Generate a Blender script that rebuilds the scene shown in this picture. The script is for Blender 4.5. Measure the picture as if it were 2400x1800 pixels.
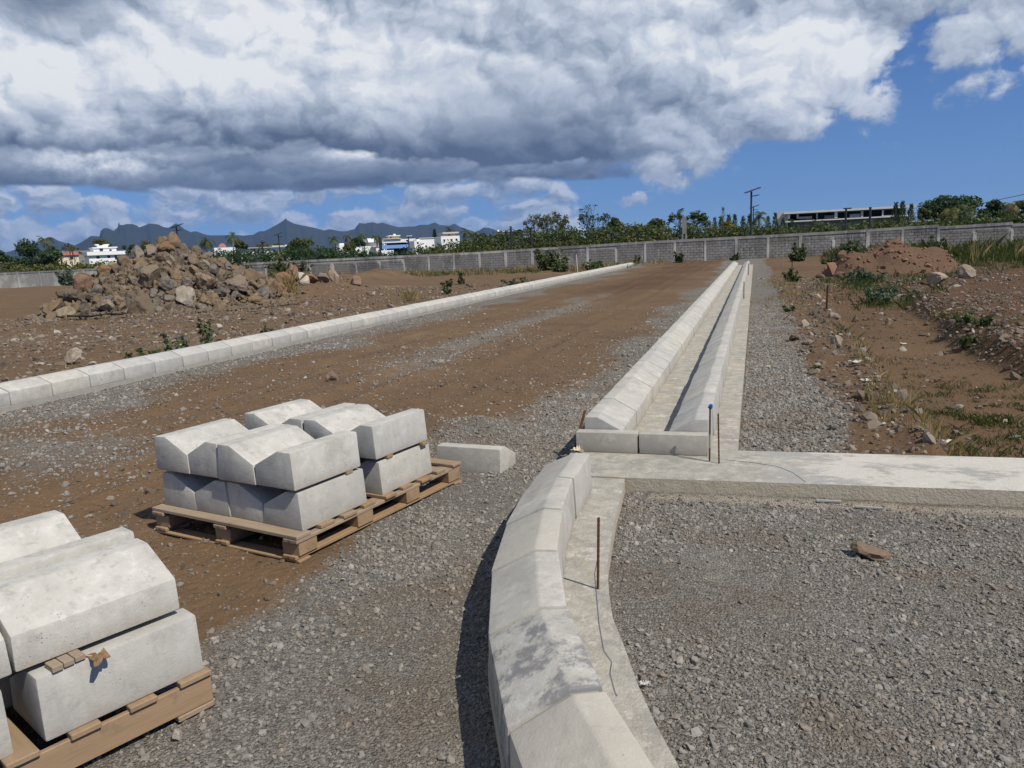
import bpy, bmesh, math, random
import numpy as np
from mathutils import Vector, Matrix, noise as mnoise
PI=math.pi
for o in list(bpy.data.objects): bpy.data.objects.remove(o)
SC=bpy.context.scene
COL=SC.collection
random.seed(7); RNG=np.random.default_rng(7)

# ------------------------------------------------------------------ camera
cam_d=bpy.data.cameras.new('camera'); CAM=bpy.data.objects.new('camera',cam_d); COL.objects.link(CAM)
cam_d.sensor_width=36.0; cam_d.lens=27.0; cam_d.clip_start=0.05; cam_d.clip_end=60000.0
EYE=Vector((0,0,1.65))
def _cam_axes():
    f=1800.0; vx,vy,sl=1770.0,559.0,-0.045            # vanishing point of the road and slope of the horizon
    d=Vector(((vx-1200)/f,(vy-900)/f,1)).normalized()
    d2=Vector(((vx+1000-1200)/f,(vy+1000*sl-900)/f,1))
    up=d.cross(d2).normalized()
    if up.y>0: up=-up
    X=d.cross(up)
    return Matrix((X,d,up))
RM=_cam_axes()                                        # picture axes (right, down, forward) -> world
cx=RM@Vector((1,0,0)); cy=RM@Vector((0,-1,0)); cz=RM@Vector((0,0,-1))
CAM.matrix_world=Matrix(((cx.x,cy.x,cz.x,EYE.x),(cx.y,cy.y,cz.y,EYE.y),(cx.z,cy.z,cz.z,EYE.z),(0,0,0,1)))
SC.camera=CAM
def ray(u,v): return RM@Vector(((u-1200)/1800,(v-900)/1800,1))
def gp(u,v,z=0.0):                                    # point of the photograph on the level z
    r=ray(u,v); t=(z-EYE.z)/r.z; return EYE+r*t
def at(u,v,y):                                        # point of the photograph at the distance y along the road
    r=ray(u,v); return EYE+r*(y/r.y)

# ------------------------------------------------------------------ node helper
class V:
    """A socket with arithmetic."""
    def __init__(s,t,sock): s.t=t; s.s=sock
    def _m(s,op,*o,clamp=False):
        n=s.t.nodes.new('ShaderNodeMath'); n.operation=op; n.use_clamp=clamp
        for i,x in enumerate((s,)+o):
            if isinstance(x,V): s.t.links.new(x.s,n.inputs[i])
            else: n.inputs[i].default_value=float(x)
        return V(s.t,n.outputs[0])
    def __add__(s,o): return s._m('ADD',o)
    __radd__=__add__
    def __sub__(s,o): return s._m('SUBTRACT',o)
    def __rsub__(s,o): return s._m('MULTIPLY',-1)._m('ADD',o)
    def __mul__(s,o): return s._m('MULTIPLY',o)
    __rmul__=__mul__
    def __truediv__(s,o): return s._m('DIVIDE',o)
    def clamp(s): return s._m('ADD',0.0,clamp=True)
    def pw(s,e): return s._m('POWER',e)
    def mx(s,o): return s._m('MAXIMUM',o)
    def mn(s,o): return s._m('MINIMUM',o)
    def ss(s,a,b,lo=0.0,hi=1.0):                      # smoothstep a..b -> lo..hi
        n=s.t.nodes.new('ShaderNodeMapRange'); n.interpolation_type='SMOOTHSTEP'
        s.t.links.new(s.s,n.inputs[0])
        for i,x in enumerate((a,b,lo,hi)):
            if isinstance(x,V): s.t.links.new(x.s,n.inputs[i+1])
            else: n.inputs[i+1].default_value=x
        return V(s.t,n.outputs[0])
    def lin(s,a,b,lo=0.0,hi=1.0):
        n=s.t.nodes.new('ShaderNodeMapRange'); s.t.links.new(s.s,n.inputs[0])
        for i,x in enumerate((a,b,lo,hi)): n.inputs[i+1].default_value=x
        return V(s.t,n.outputs[0])
def link(t,a,b): t.links.new(a.s if isinstance(a,V) else a,b)
def vec(t,x,y,z=0.0):
    n=t.nodes.new('ShaderNodeCombineXYZ')
    for i,q in enumerate((x,y,z)):
        if isinstance(q,V): t.links.new(q.s,n.inputs[i])
        else: n.inputs[i].default_value=q
    return V(t,n.outputs[0])
def vmath(t,op,a,b):
    n=t.nodes.new('ShaderNodeVectorMath'); n.operation=op
    for i,q in enumerate((a,b)):
        if isinstance(q,V): t.links.new(q.s,n.inputs[i])
        elif q is not None: n.inputs[i].default_value=q
    return V(t,n.outputs[0])
def sepv(t,v):
    n=t.nodes.new('ShaderNodeSeparateXYZ'); link(t,v,n.inputs[0]); return [V(t,o) for o in n.outputs]
def nz(t,p,scale,detail=4.0,rough=0.55,col=False,dist=0.0,dims='3D'):
    n=t.nodes.new('ShaderNodeTexNoise'); n.noise_dimensions=dims
    n.inputs['Scale'].default_value=scale; n.inputs['Detail'].default_value=detail; n.inputs['Roughness'].default_value=rough; n.inputs['Distortion'].default_value=dist
    if p is not None: link(t,p,n.inputs['Vector'])
    return V(t,n.outputs['Color' if col else 'Fac'])
def vor(t,p,scale,feature='SMOOTH_F1',detail=0.0,rough=0.5,smooth=0.6,rnd=1.0,out='Distance',dims='3D'):
    n=t.nodes.new('ShaderNodeTexVoronoi'); n.voronoi_dimensions=dims; n.feature=feature
    n.inputs['Scale'].default_value=scale
    if 'Detail' in n.inputs: n.inputs['Detail'].default_value=detail; n.inputs['Roughness'].default_value=rough
    if feature=='SMOOTH_F1': n.inputs['Smoothness'].default_value=smooth
    n.inputs['Randomness'].default_value=rnd
    if p is not None: link(t,p,n.inputs['Vector'])
    return V(t,n.outputs[out])
def mixc(t,f,a,b,bt='MIX'):
    n=t.nodes.new('ShaderNodeMix'); n.data_type='RGBA'; n.blend_type=bt
    for i,q in ((0,f),(6,a),(7,b)):
        if isinstance(q,V): t.links.new(q.s,n.inputs[i])
        elif isinstance(q,(int,float)): n.inputs[i].default_value=q
        else: n.inputs[i].default_value=(*q[:3],1)
    return V(t,n.outputs[2])

# ------------------------------------------------------------------ sun and sky
SUN_EL=math.radians(50); _sx,_sy=0.915,-0.403
SUN=Vector((_sx*math.cos(SUN_EL),_sy*math.cos(SUN_EL),math.sin(SUN_EL))).normalized()
sl=bpy.data.lights.new('sun','SUN'); sl.energy=5.0; sl.angle=math.radians(0.53); sl.color=(1.0,0.925,0.79)
so=bpy.data.objects.new('sun',sl); COL.objects.link(so); so.rotation_euler=(-SUN).to_track_quat('-Z','Y').to_euler(); so.location=(30,-20,40)
SC.view_settings.view_transform='Standard'; SC.view_settings.look='None'; SC.view_settings.gamma=1.0; SC.view_settings.exposure=0.0
SC.render.engine='CYCLES'; SC.cycles.use_denoising=True; SC.cycles.max_bounces=5; SC.cycles.diffuse_bounces=3; SC.cycles.glossy_bounces=2
SC.cycles.transparent_max_bounces=12; SC.cycles.volume_bounces=0; SC.cycles.caustics_reflective=False; SC.cycles.caustics_refractive=False

W=bpy.data.worlds.new('World'); SC.world=W; W.use_nodes=True
def build_sky():
    t=W.node_tree; t.nodes.clear()
    W.cycles.sampling_method='MANUAL'; W.cycles.sample_map_resolution=256
    out=t.nodes.new('ShaderNodeOutputWorld'); bg=t.nodes.new('ShaderNodeBackground')
    sky=t.nodes.new('ShaderNodeTexSky'); sky.sky_type='NISHITA'; sky.sun_disc=False
    sky.sun_elevation=SUN_EL; sky.sun_rotation=math.atan2(SUN.x,SUN.y); sky.altitude=0; sky.air_density=1.0; sky.dust_density=0.0; sky.ozone_density=4.0
    bg.inputs[1].default_value=0.1
    tc=t.nodes.new('ShaderNodeTexCoord'); d=V(t,tc.outputs['Generated'])
    x,y,z=sepv(t,d)
    link(t,vec(t,x,y,z.mx(0.0)*.9+.10),sky.inputs['Vector'])   # the sea air is clear: no yellow rim at the horizon
    A=x._m('ARCTAN2',y)*(18/PI)                       # azimuth from the road, in tens of degrees
    E=z.mx(-0.2)._m('ARCSINE')*(18/PI)                # elevation, in tens of degrees
    P=vec(t,A,E*1.3)
    N2=lambda p,s,d=3.0,r=0.55,col=False: nz(t,p,s,d,r,col,0.0,'2D')
    off=lambda p,a,b: vmath(t,'ADD',p,(a,b,0))
    warp=vmath(t,'SUBTRACT',N2(P,1.6,4,0.62,True),(0.5,0.5,0.5))
    PW=vmath(t,'ADD',P,vmath(t,'MULTIPLY',warp,(.42,.34,0)))
    _,wob,_=sepv(t,warp)
    low=N2(off(P,3.1,8.2),0.62,1.5)-.5
    F1=lambda p,s: vor(t,p,s,feature='F1',dims='2D')
    def heap(p):                                      # billowing heads: round puffs at three sizes and fine curl
        b1=F1(p,.95); b2=F1(p,2.3); b3=F1(off(p,7,3),5.6)
        return 1.0-(b1*b1*.80+b2*b2*.36+b3*b3*.15)-(.5-N2(p,6,5,.62))*.30
    def blob(a,e,ra,re):
        q=((A-a)*(1/ra)); r=((E-e)*(1/re)); return (q*q+r*r)._m('MULTIPLY',-1)._m('EXPONENT')
    hs=t.nodes.new('ShaderNodeHueSaturation'); hs.inputs['Hue'].default_value=.512; hs.inputs['Saturation'].default_value=SKY_SAT; hs.inputs['Value'].default_value=SKY_VAL
    t.links.new(sky.outputs[0],hs.inputs['Color'])
    col=V(t,hs.outputs[0])
    def over(col,alpha,bright):
        # cloud colour: bluish grey where the cloud shades itself, white in the sun
        c=t.nodes.new('ShaderNodeValToRGB'); link(t,bright,c.inputs[0]); r=c.color_ramp
        K=10.0
        r.elements[0].position=0.0; r.elements[0].color=(.100*K,.135*K,.200*K,1)
        r.elements[1].position=1.0; r.elements[1].color=(.84*K,.86*K,.88*K,1)
        for pos,cc in ((.25,(.185,.235,.320)),(.5,(.335,.395,.49)),(.75,(.56,.62,.715))):
            e=r.elements.new(pos); e.color=(cc[0]*K,cc[1]*K,cc[2]*K,1)
        return mixc(t,alpha,col,V(t,c.outputs[0]))
    # --- small far cumulus low over the hills
    P3=vmath(t,'MULTIPLY',PW,(.85,1.25,1)); P3=off(P3,5.3,1.7)
    def far(p): b=F1(p,4.4); return N2(p,2.3,6,.60)*1.25-b*b*.55
    h=far(P3); l=h-far(off(P3,.03,.07))
    cov=E.ss(-.02,.08)*E.ss(.75,.45)*(A+low*1.2).ss(-.80,-1.30)
    a=(h+cov*.56-.86).ss(-.05,.24)
    col=over(col,a*.82,(.66+l*1.5+low*.5).clamp()*.85)
    # --- single puffs over the trees
    fine=N2(off(P,2,5),10,4,.65)-.5
    for (a0,e0,ra,re) in ((-.82,.31,.15,.06),(-.58,.43,.15,.08)):
        al=(blob(a0,e0,ra,re)+fine*1.5).ss(.42,.85)
        col=over(col,al*.9,(0.68+(E-e0)*3+fine*.6).clamp()*.9)
    # --- the grey deck behind, with a flat dark base
    P2=vmath(t,'MULTIPLY',PW,(.75,1.9,1)); P2=off(P2,1.3,4.4)
    def deck(p): b=F1(p,1.9); return N2(p,2.0,6,.56)*.9-b*b*.5
    h=deck(P2); l=h-deck(off(P2,.07,.14))
    base=.475+wob*.16+low*.08
    dep=E-base
    a=(dep*5.5+(h-.2)*.55).ss(-.02,.22)*(A+wob*2.2).ss(-.75,-1.5)
    b=dep.ss(-.01,.22,.02,.36)+l*.8+low*.3+(blob(-4.45,.66,.45,.11)*1.2+blob(-2.75,.72,.30,.05)*1.2+blob(-1.7,.55,.4,.05)*.5)*(.36+fine*.9)
    col=over(col,a,b.clamp())
    # --- the great bank in front: towering heads to the left, a smooth grey belly, ragged bright heads to the right
    h=heap(PW); l=h-heap(off(PW,.06,.09))
    slope=(A+.95)*.265+.47                              # its edge towards the clear sky
    edge=A.ss(-1.3,-.4)
    base=A.ss(-3.2,-1.8,.75,.61).mx(slope)+wob*.28
    dep=E-base
    a=(dep*(5.2-edge*3.1)+(h-.53)*(.45+edge*1.6)+edge*(fine*.35)).ss(.0,edge*.22+.20)
    a=a*(1.0-blob(-4.62,1.60,.26,.10)*1.3).clamp()       # a small blue gap high on the left
    a=a*(E+wob*2.2).ss(3.3,2.3)                        # the bank ends well below the zenith, the sun stands in clear sky
    belly=blob(-1.75,.86,.95,.40)
    b=(dep.ss(.0,.17,.0,.36)+dep.ss(.08,.42,.0,.38))*(1.0-edge)+edge*(.60+dep*.3)
    b=b-.05+l*(1.2-belly*.75)+low*(.55-belly*.2)+(h-.55)*(.42-belly*.25)+blob(-4.3,1.15,1.2,.36)*.30-belly*.24+blob(.2,1.14,.8,.2)*.18
    col=over(col,a,b.clamp())
    link(t,col,bg.inputs[0]); link(t,V(t,bg.outputs[0]),out.inputs[0])
SKY_SAT,SKY_VAL=1.22,0.98
build_sky()

# ------------------------------------------------------------------ object helpers
def tag(o,label=None,cat=None,group=None,kind=None):
    if label: o['label']=label
    if cat: o['category']=cat
    if group: o['group']=group
    if kind: o['kind']=kind
    return o
def link_obj(name,data,parent=None,loc=None,rot=None,scale=None):
    o=bpy.data.objects.new(name,data); COL.objects.link(o)
    if parent is not None: o.parent=parent
    if loc is not None: o.location=loc
    if rot is not None: o.rotation_euler=rot
    if scale is not None: o.scale=scale
    return o
def thing(name,label,cat,loc=(0,0,0),rotz=0.0,group=None):
    o=bpy.data.objects.new(name,None); COL.objects.link(o); o.empty_display_size=0.2
    o.location=loc; o.rotation_euler=(0,0,rotz); return tag(o,label,cat,group)
def me_py(name,v,f,mat,smooth=False):
    m=bpy.data.meshes.new(name); m.from_pydata([tuple(p) for p in v],[],[tuple(q) for q in f]); m.validate()
    if smooth: m.polygons.foreach_set('use_smooth',[True]*len(m.polygons))
    m.materials.append(mat); m.update(); return m
def me_np(name,v,f,mat,smooth=False,attrs=None):
    """verts (n,3), faces (m,k) arrays"""
    m=bpy.data.meshes.new(name); v=np.asarray(v,np.float32); f=np.asarray(f,np.int32); k=f.shape[1]
    m.vertices.add(len(v)); m.vertices.foreach_set('co',v.ravel())
    m.loops.add(f.size); m.loops.foreach_set('vertex_index',f.ravel())
    m.polygons.add(len(f)); m.polygons.foreach_set('loop_start',np.arange(0,f.size,k,dtype=np.int32))
    if smooth: m.polygons.foreach_set('use_smooth',np.ones(len(f),bool))
    for n_,a in (attrs or {}).items():
        at_=m.attributes.new(n_,'FLOAT','POINT'); at_.data.foreach_set('value',np.asarray(a,np.float32))
    m.update(calc_edges=True); m.materials.append(mat); return m
class MB:
    def __init__(s): s.v=[]; s.f=[]
    def add(s,v,f):
        b=len(s.v); s.v+= [tuple(p) for p in v]; s.f+=[tuple(i+b for i in q) for q in f]; return s
    def box(s,x0,x1,y0,y1,z0,z1):
        return s.add([(x0,y0,z0),(x1,y0,z0),(x1,y1,z0),(x0,y1,z0),(x0,y0,z1),(x1,y0,z1),(x1,y1,z1),(x0,y1,z1)],
                     [(0,3,2,1),(4,5,6,7),(0,1,5,4),(1,2,6,5),(2,3,7,6),(3,0,4,7)])
    def tube(s,pts,rad,n=6,cap=True):
        pts=[Vector(p) for p in pts]
        if not hasattr(rad,'__len__'): rad=[rad]*len(pts)
        vs=[]; fs=[]
        ref=Vector((0.31,0.87,0.12))
        for i,p in enumerate(pts):
            t=(pts[min(i+1,len(pts)-1)]-pts[max(i-1,0)]).normalized()
            if abs(t.dot(ref.normalized()))>.95: ref=Vector((1,0,0))
            u=t.cross(ref).normalized(); w=t.cross(u)
            for k in range(n):
                a=2*PI*k/n; vs.append(p+(u*math.cos(a)+w*math.sin(a))*rad[i])
        for i in range(len(pts)-1):
            for k in range(n):
                k2=(k+1)%n; fs.append((i*n+k,i*n+k2,(i+1)*n+k2,(i+1)*n+k))
        if cap: fs.append(tuple(range(n-1,-1,-1))); fs.append(tuple((len(pts)-1)*n+k for k in range(n)))
        return s.add(vs,fs)
    def mesh(s,name,mat,smooth=False): return me_py(name,s.v,s.f,mat,smooth)
    def build(s,name,mat,parent=None,smooth=False,loc=None,rot=None): return link_obj(name,s.mesh(name,mat,smooth),parent,loc,rot)
def bevel_mesh(m,off=0.006,seg=2,ang=20):
    bm=bmesh.new(); bm.from_mesh(m)
    ed=[e for e in bm.edges if len(e.link_faces)==2 and e.calc_face_angle(0)>math.radians(ang)]
    bmesh.ops.bevel(bm,geom=ed,offset=off,segments=seg,profile=0.6,affect='EDGES',clamp_overlap=True)
    bmesh.ops.recalc_face_normals(bm,faces=bm.faces)
    for f in bm.faces: f.smooth=True
    bm.to_mesh(m); bm.free()
    try: m.set_sharp_from_angle(angle=math.radians(35))
    except Exception: pass
    return m
# --- numpy value noise
def _hash(ix,iy,seed):
    n=(ix.astype(np.int64)*374761393+iy.astype(np.int64)*668265263+seed*1442695041)&0xffffffff
    n=((n^(n>>13))*1274126177)&0xffffffff
    return ((n^(n>>16))&0xffffff)/float(0xffffff)
def vn(x,y,seed=0):
    x=np.asarray(x,float); y=np.asarray(y,float)
    ix=np.floor(x); iy=np.floor(y); fx=x-ix; fy=y-iy; fx=fx*fx*(3-2*fx); fy=fy*fy*(3-2*fy)
    a=_hash(ix,iy,seed); b=_hash(ix+1,iy,seed); c=_hash(ix,iy+1,seed); d=_hash(ix+1,iy+1,seed)
    return (a*(1-fx)+b*fx)*(1-fy)+(c*(1-fx)+d*fx)*fy
def fbm(x,y,s=1.0,o=4,seed=0,g=0.5):
    r=0; a=1; t=0
    for k in range(o): r=r+a*vn(np.asarray(x)*s*2**k+17.3*k,np.asarray(y)*s*2**k-9.1*k,seed+k); t+=a; a*=g
    return r/t-0.5
def sst(a,b,x):
    t=np.clip((np.asarray(x,float)-a)/(b-a),0,1); return t*t*(3-2*t)

# ------------------------------------------------------------------ materials
def mat(name):
    m=bpy.data.materials.new(name); m.use_nodes=True; t=m.node_tree
    b=t.nodes['Principled BSDF']; b.inputs['Specular IOR Level'].default_value=0.25
    return m,t,b
def setc(t,b,c,rough=0.8):
    if isinstance(c,V): link(t,c,b.inputs['Base Color'])
    else: b.inputs['Base Color'].default_value=(*c,1)
    if isinstance(rough,V): link(t,rough,b.inputs['Roughness'])
    else: b.inputs['Roughness'].default_value=rough
def bump(t,b,h,strength=0.5,dist=0.01):
    n=t.nodes.new('ShaderNodeBump'); n.inputs['Strength'].default_value=strength; n.inputs['Distance'].default_value=dist
    link(t,h,n.inputs['Height']); t.links.new(n.outputs[0],b.inputs['Normal'])
def ocoord(t): n=t.nodes.new('ShaderNodeTexCoord'); return V(t,n.outputs['Object'])
def wpos(t): n=t.nodes.new('ShaderNodeNewGeometry'); return V(t,n.outputs['Position'])
def orand(t): n=t.nodes.new('ShaderNodeObjectInfo'); return V(t,n.outputs['Random'])
def attr(t,name,typ='GEOMETRY'):
    n=t.nodes.new('ShaderNodeAttribute'); n.attribute_type=typ; n.attribute_name=name; return V(t,n.outputs['Fac'])
def ramp(t,f,stops,interp='LINEAR'):
    n=t.nodes.new('ShaderNodeValToRGB'); link(t,f,n.inputs[0]); r=n.color_ramp; r.interpolation=interp
    while len(r.elements)<len(stops): r.elements.new(0.5)
    for e,(p,c) in zip(r.elements,stops): e.position=p; e.color=(*c,1)
    return V(t,n.outputs[0])
def simple(name,c,rough=0.7,var=0.15,scale=6.0,metal=0.0):
    m,t,b=mat(name); p=ocoord(t)
    n=nz(t,p,scale,4,0.6)
    setc(t,b,mixc(t,n,[x*(1-var) for x in c],[min(1,x*(1+var)) for x in c]),rough); b.inputs['Metallic'].default_value=metal
    return m

def m_ground():
    m,t,b=mat('bare ground'); p=wpos(t)
    g=attr(t,'grav'); r=attr(t,'red'); pl=attr(t,'pale')
    n1=nz(t,p,3.2,6,0.65); n2=nz(t,p,0.7,4,0.55); n3=nz(t,p,14,5,0.7)
    gm=(g+(n1-.5)*1.0+(n3-.5)*.6).ss(.24,.78)
    # crushed stone: every little stone with a tone of its own
    st=vor(t,p,80,feature='F1',out='Color'); sv,_,_=sepv(t,st); sd=vor(t,p,80,feature='F1')
    st2=vor(t,p,210,feature='F1',out='Color'); sv2,_,_=sepv(t,st2); sd2=vor(t,p,210,feature='F1')
    tone=(sv*.55+sv2*.45)
    grav=ramp(t,tone,((0.0,(.054,.049,.042)),(.35,(.140,.129,.112)),(.7,(.225,.210,.184)),(1.0,(.34,.318,.282))))
    grav=mixc(t,nz(t,p,1.1,5,.62).ss(.47,.66)*.62,grav,mixc(t,sv2,(.105,.082,.060),(.20,.160,.120)))
    grav=mixc(t,nz(t,p,1.7,5,.6).ss(.56,.70)*.35,grav,(.25,.243,.23))
    # earth with grit in it
    soil=mixc(t,n1,(.082,.050,.027),(.190,.122,.068))
    soil=mixc(t,(n3-.25).clamp(),soil,(.140,.095,.057))
    soil=mixc(t,n2.ss(.50,.68)*.40,soil,(.088,.063,.044))
    soil=mixc(t,nz(t,p,.25,5,.6).ss(.52,.66)*.4,soil,(.19,.130,.078))
    redc=mixc(t,n1,(.058,.032,.018),(.132,.077,.043))
    soil=mixc(t,(r+(n1-.5)*.7).ss(.3,.75),soil,redc)
    grit=(sv.ss(.90,.97))*(sd.ss(.42,.28))
    soil=mixc(t,grit*.8,soil,(.31,.275,.225))
    dk=(sv2.ss(.14,.06))*.5
    soil=mixc(t,dk,soil,(.06,.045,.034))
    c=mixc(t,gm,soil,grav)
    c=mixc(t,(pl+(n3-.5)*.9+(n1-.5)*.6).ss(.35,.9)*.7,c,(.40,.355,.275))
    setc(t,b,c,.93); b.inputs['Specular IOR Level'].default_value=.12
    cl=vor(t,vmath(t,'ADD',p,vmath(t,'MULTIPLY',nz(t,p,9,3,.6,col=True),(.06,.06,0))),19,feature='F1')
    h=((1.0-sd)*.6+(1.0-sd2)*.25)*(gm*.75+.25)+(n3*.75+(.6-cl)*.45)*(1.1-gm)+n1*.6
    bump(t,b,h,.95,.020)
    return m
def m_stone(name,stops,scale=9,dust=0.0):
    m,t,b=mat(name); p=ocoord(t); r=orand(t)
    n=nz(t,p,scale,5,0.65)
    c=ramp(t,r,stops)
    c=mixc(t,(n-.35).clamp()*1.1,c,(.20,.17,.14),'MULTIPLY') if False else mixc(t,n,mixc(t,0.35,c,(.05,.045,.04)),mixc(t,0.15,c,(.5,.47,.43)))
    w=wpos(t); d1=nz(t,w,1.1,5,.62).ss(.46,.66); c=mixc(t,d1*.5*dust,c,(.185,.150,.112)); d2=nz(t,w,1.7,5,.6).ss(.54,.70); c=mixc(t,d2*.45*dust,c,(.30,.29,.275))
    setc(t,b,c,.9); b.inputs['Specular IOR Level'].default_value=.15
    bump(t,b,n,.4,.01); return m
def m_concrete(name,base=(.505,.487,.435),dark=(.335,.326,.295)):
    m,t,b=mat(name); p=ocoord(t); r=orand(t)
    off=vmath(t,'ADD',p,vec(t,r*37.0,r*11.0,r*5.0))
    n1=nz(t,off,4.5,6,0.6); n2=nz(t,off,22,4,0.65); n3=nz(t,off,110,3,0.6)
    tone=attr(t,'tone','OBJECT'); stain=attr(t,'stain','OBJECT'); warm=attr(t,'warm','OBJECT')
    c=mixc(t,(n1*2.4-.62).clamp(),dark,base)
    st=nz(t,vmath(t,'MULTIPLY',off,(3.0,3.0,.5)),4.0,5,.65); c=mixc(t,(st*2.4-1.05).clamp()*.75,c,(.36,.345,.31))
    ck=nz(t,off,13,7,.72); c=mixc(t,ck.ss(.53,.66)*.45,c,(.60,.595,.575))
    c=mixc(t,ck.ss(.47,.36)*.55,c,(.285,.275,.255))
    
    c=mixc(t,(r*.8+tone).clamp()*.42,c,(.345,.35,.345))
    c=mixc(t,warm*.5,c,(.50,.45,.36))
    sm=(nz(t,off,6.0,9,0.74)+(n2-.5)*.30+(n3-.5)*.10).ss(.455,.585)
    c=mixc(t,sm*stain,c,(.215,.215,.215))
    # air holes from the mould
    hd=vor(t,off,78,feature='F1'); hv,_,_=sepv(t,vor(t,off,78,feature='F1',out='Color')); hcl=nz(t,vmath(t,'ADD',off,(3,1,2)),5,3,.6).ss(.50,.66)
    hole=hd.ss(.24,.12)*(hv+hcl*.30).ss(.93,.97)*hcl
    c=mixc(t,hole*.75,c,(.12,.115,.11))
    # soil splash on the foot of the block, cement runs down its sides
    _,_,zz=sepv(t,p); c=mixc(t,((.075-zz)*9.0+(ck-.5)*2.2).ss(.15,.8)*.42,c,(.27,.215,.155))
    run=nz(t,vmath(t,'MULTIPLY',off,(14,14,1.1)),1.6,4,.6).ss(.55,.72); c=mixc(t,run*.30,c,(.29,.28,.26))
    setc(t,b,c,.86); b.inputs['Specular IOR Level'].default_value=.2
    bump(t,b,n3*.5+n2*.6-hole*2.0+n1*.9,.4,.007); return m
def m_slab(name,lime=1.0):
    m,t,b=mat(name); p=wpos(t); x,y,z=sepv(t,p)
    n1=nz(t,p,1.6,7,0.70); n2=nz(t,p,9,7,0.74); n3=nz(t,p,70,3,0.6); n5=nz(t,vmath(t,'ADD',p,(5,3,0)),4.2,8,.74)
    ps=vmath(t,'MULTIPLY',p,(.5,2.0,1)); n4=nz(t,ps,2.2,9,.76)
    c=mixc(t,n2.ss(.3,.7),(.27,.255,.220),(.42,.40,.350))
    c=mixc(t,n5.ss(.50,.60)*.6,c,(.245,.235,.212))
    c=mixc(t,n1.ss(.55,.68)*.42,c,(.44,.365,.25))
    c=mixc(t,nz(t,vmath(t,'ADD',p,(1,9,0)),6,8,.75).ss(.55,.64)*.6,c,(.56,.535,.475))
    if lime>0:
        far=(x+(n1-.5)*1.6).ss(-.15,.45); n6=nz(t,vmath(t,'MULTIPLY',p,(.8,1.5,1)),1.25,7,.68)+(n2-.5)*.22
        c=mixc(t,far*n6.ss(.54,.46)*lime,c,mixc(t,n2,(.42,.40,.355),(.58,.56,.505)))
        c=mixc(t,far*n6.ss(.49,.55)*.9,c,mixc(t,n2,(.27,.268,.262),(.38,.375,.365)))
    spot=(n2*.6+n3*.4).ss(.60,.67); c=mixc(t,spot*.65,c,(.13,.115,.095))
    geo=t.nodes.new('ShaderNodeNewGeometry'); _,_,nzv=sepv(t,V(t,geo.outputs['Normal']))
    c=mixc(t,nzv.ss(.6,.3)*.85,c,mixc(t,n2,(.34,.30,.225),(.50,.445,.345)))       # steep faces take a paler, yellower tone
    setc(t,b,c,.88); b.inputs['Specular IOR Level'].default_value=.2
    bump(t,b,n2+n3*.5,.8,.012); return m
def m_wood(name,a=(.235,.135,.060),c2=(.35,.230,.122),grey=0.12):
    m,t,b=mat(name); p=ocoord(t); r=orand(t)
    ps=vmath(t,'ADD',vmath(t,'MULTIPLY',p,(1.2,14,14)),vec(t,r*31.0,r*17.0,r*7.0))
    g=nz(t,ps,1.6,6,.65,dist=.6); g2=nz(t,ps,7,3,.6)
    c=mixc(t,g,a,c2); c=mixc(t,(g2-.5).clamp()*.9,c,[q*.4 for q in a])
    c=mixc(t,(r*.6+grey).clamp()*.7,c,mixc(t,g,(.19,.155,.12),(.36,.31,.25)))
    dirt=nz(t,vmath(t,'ADD',p,vec(t,r*9.0,0.0,0.0)),7,6,.7); c=mixc(t,dirt.ss(.52,.68)*.5,c,(.15,.115,.08))
    kn=vor(t,vmath(t,'MULTIPLY',p,(2.2,9,9)),1.0,feature='F1').ss(.12,.05); c=mixc(t,kn*.7,c,(.10,.055,.03))
    setc(t,b,c,.8); bump(t,b,g+g2*.5,.35,.004); return m
def m_rock():
    m,t,b=mat('basalt rubble'); p=ocoord(t); r=orand(t)
    of=vmath(t,'ADD',p,vec(t,r*91.0,r*43.0,r*27.0)); n1=nz(t,of,1.3,5,.6); n2=nz(t,of,6,6,.68); n3=nz(t,of,28,3,.6)
    c=ramp(t,r,((0,(.105,.094,.080)),(.22,(.150,.118,.082)),(.45,(.205,.150,.096)),(.7,(.150,.137,.120)),(.85,(.17,.158,.142)),(.94,(.26,.218,.160)),(1.0,(.20,.115,.055))))
    c=mixc(t,(n1*1.8-.65).clamp()*.55,c,(.225,.150,.085))
    c=mixc(t,n2.ss(.60,.72)*.75,c,(.27,.115,.035))
    c=mixc(t,n2.ss(.42,.30)*.6,c,(.075,.068,.062))
    c=mixc(t,n3.ss(.62,.75)*.5,c,(.34,.30,.25))
    c=mixc(t,attr(t,'white','OBJECT')*(n1*1.6-.1).clamp(),c,(.50,.46,.40))
    c=mixc(t,attr(t,'rust','OBJECT')*(n2*1.6-.25).clamp(),c,(.22,.100,.045))
    setc(t,b,c,.93); b.inputs['Specular IOR Level'].default_value=.15
    bump(t,b,n2+n3*.4,.6,.05); return m
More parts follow.
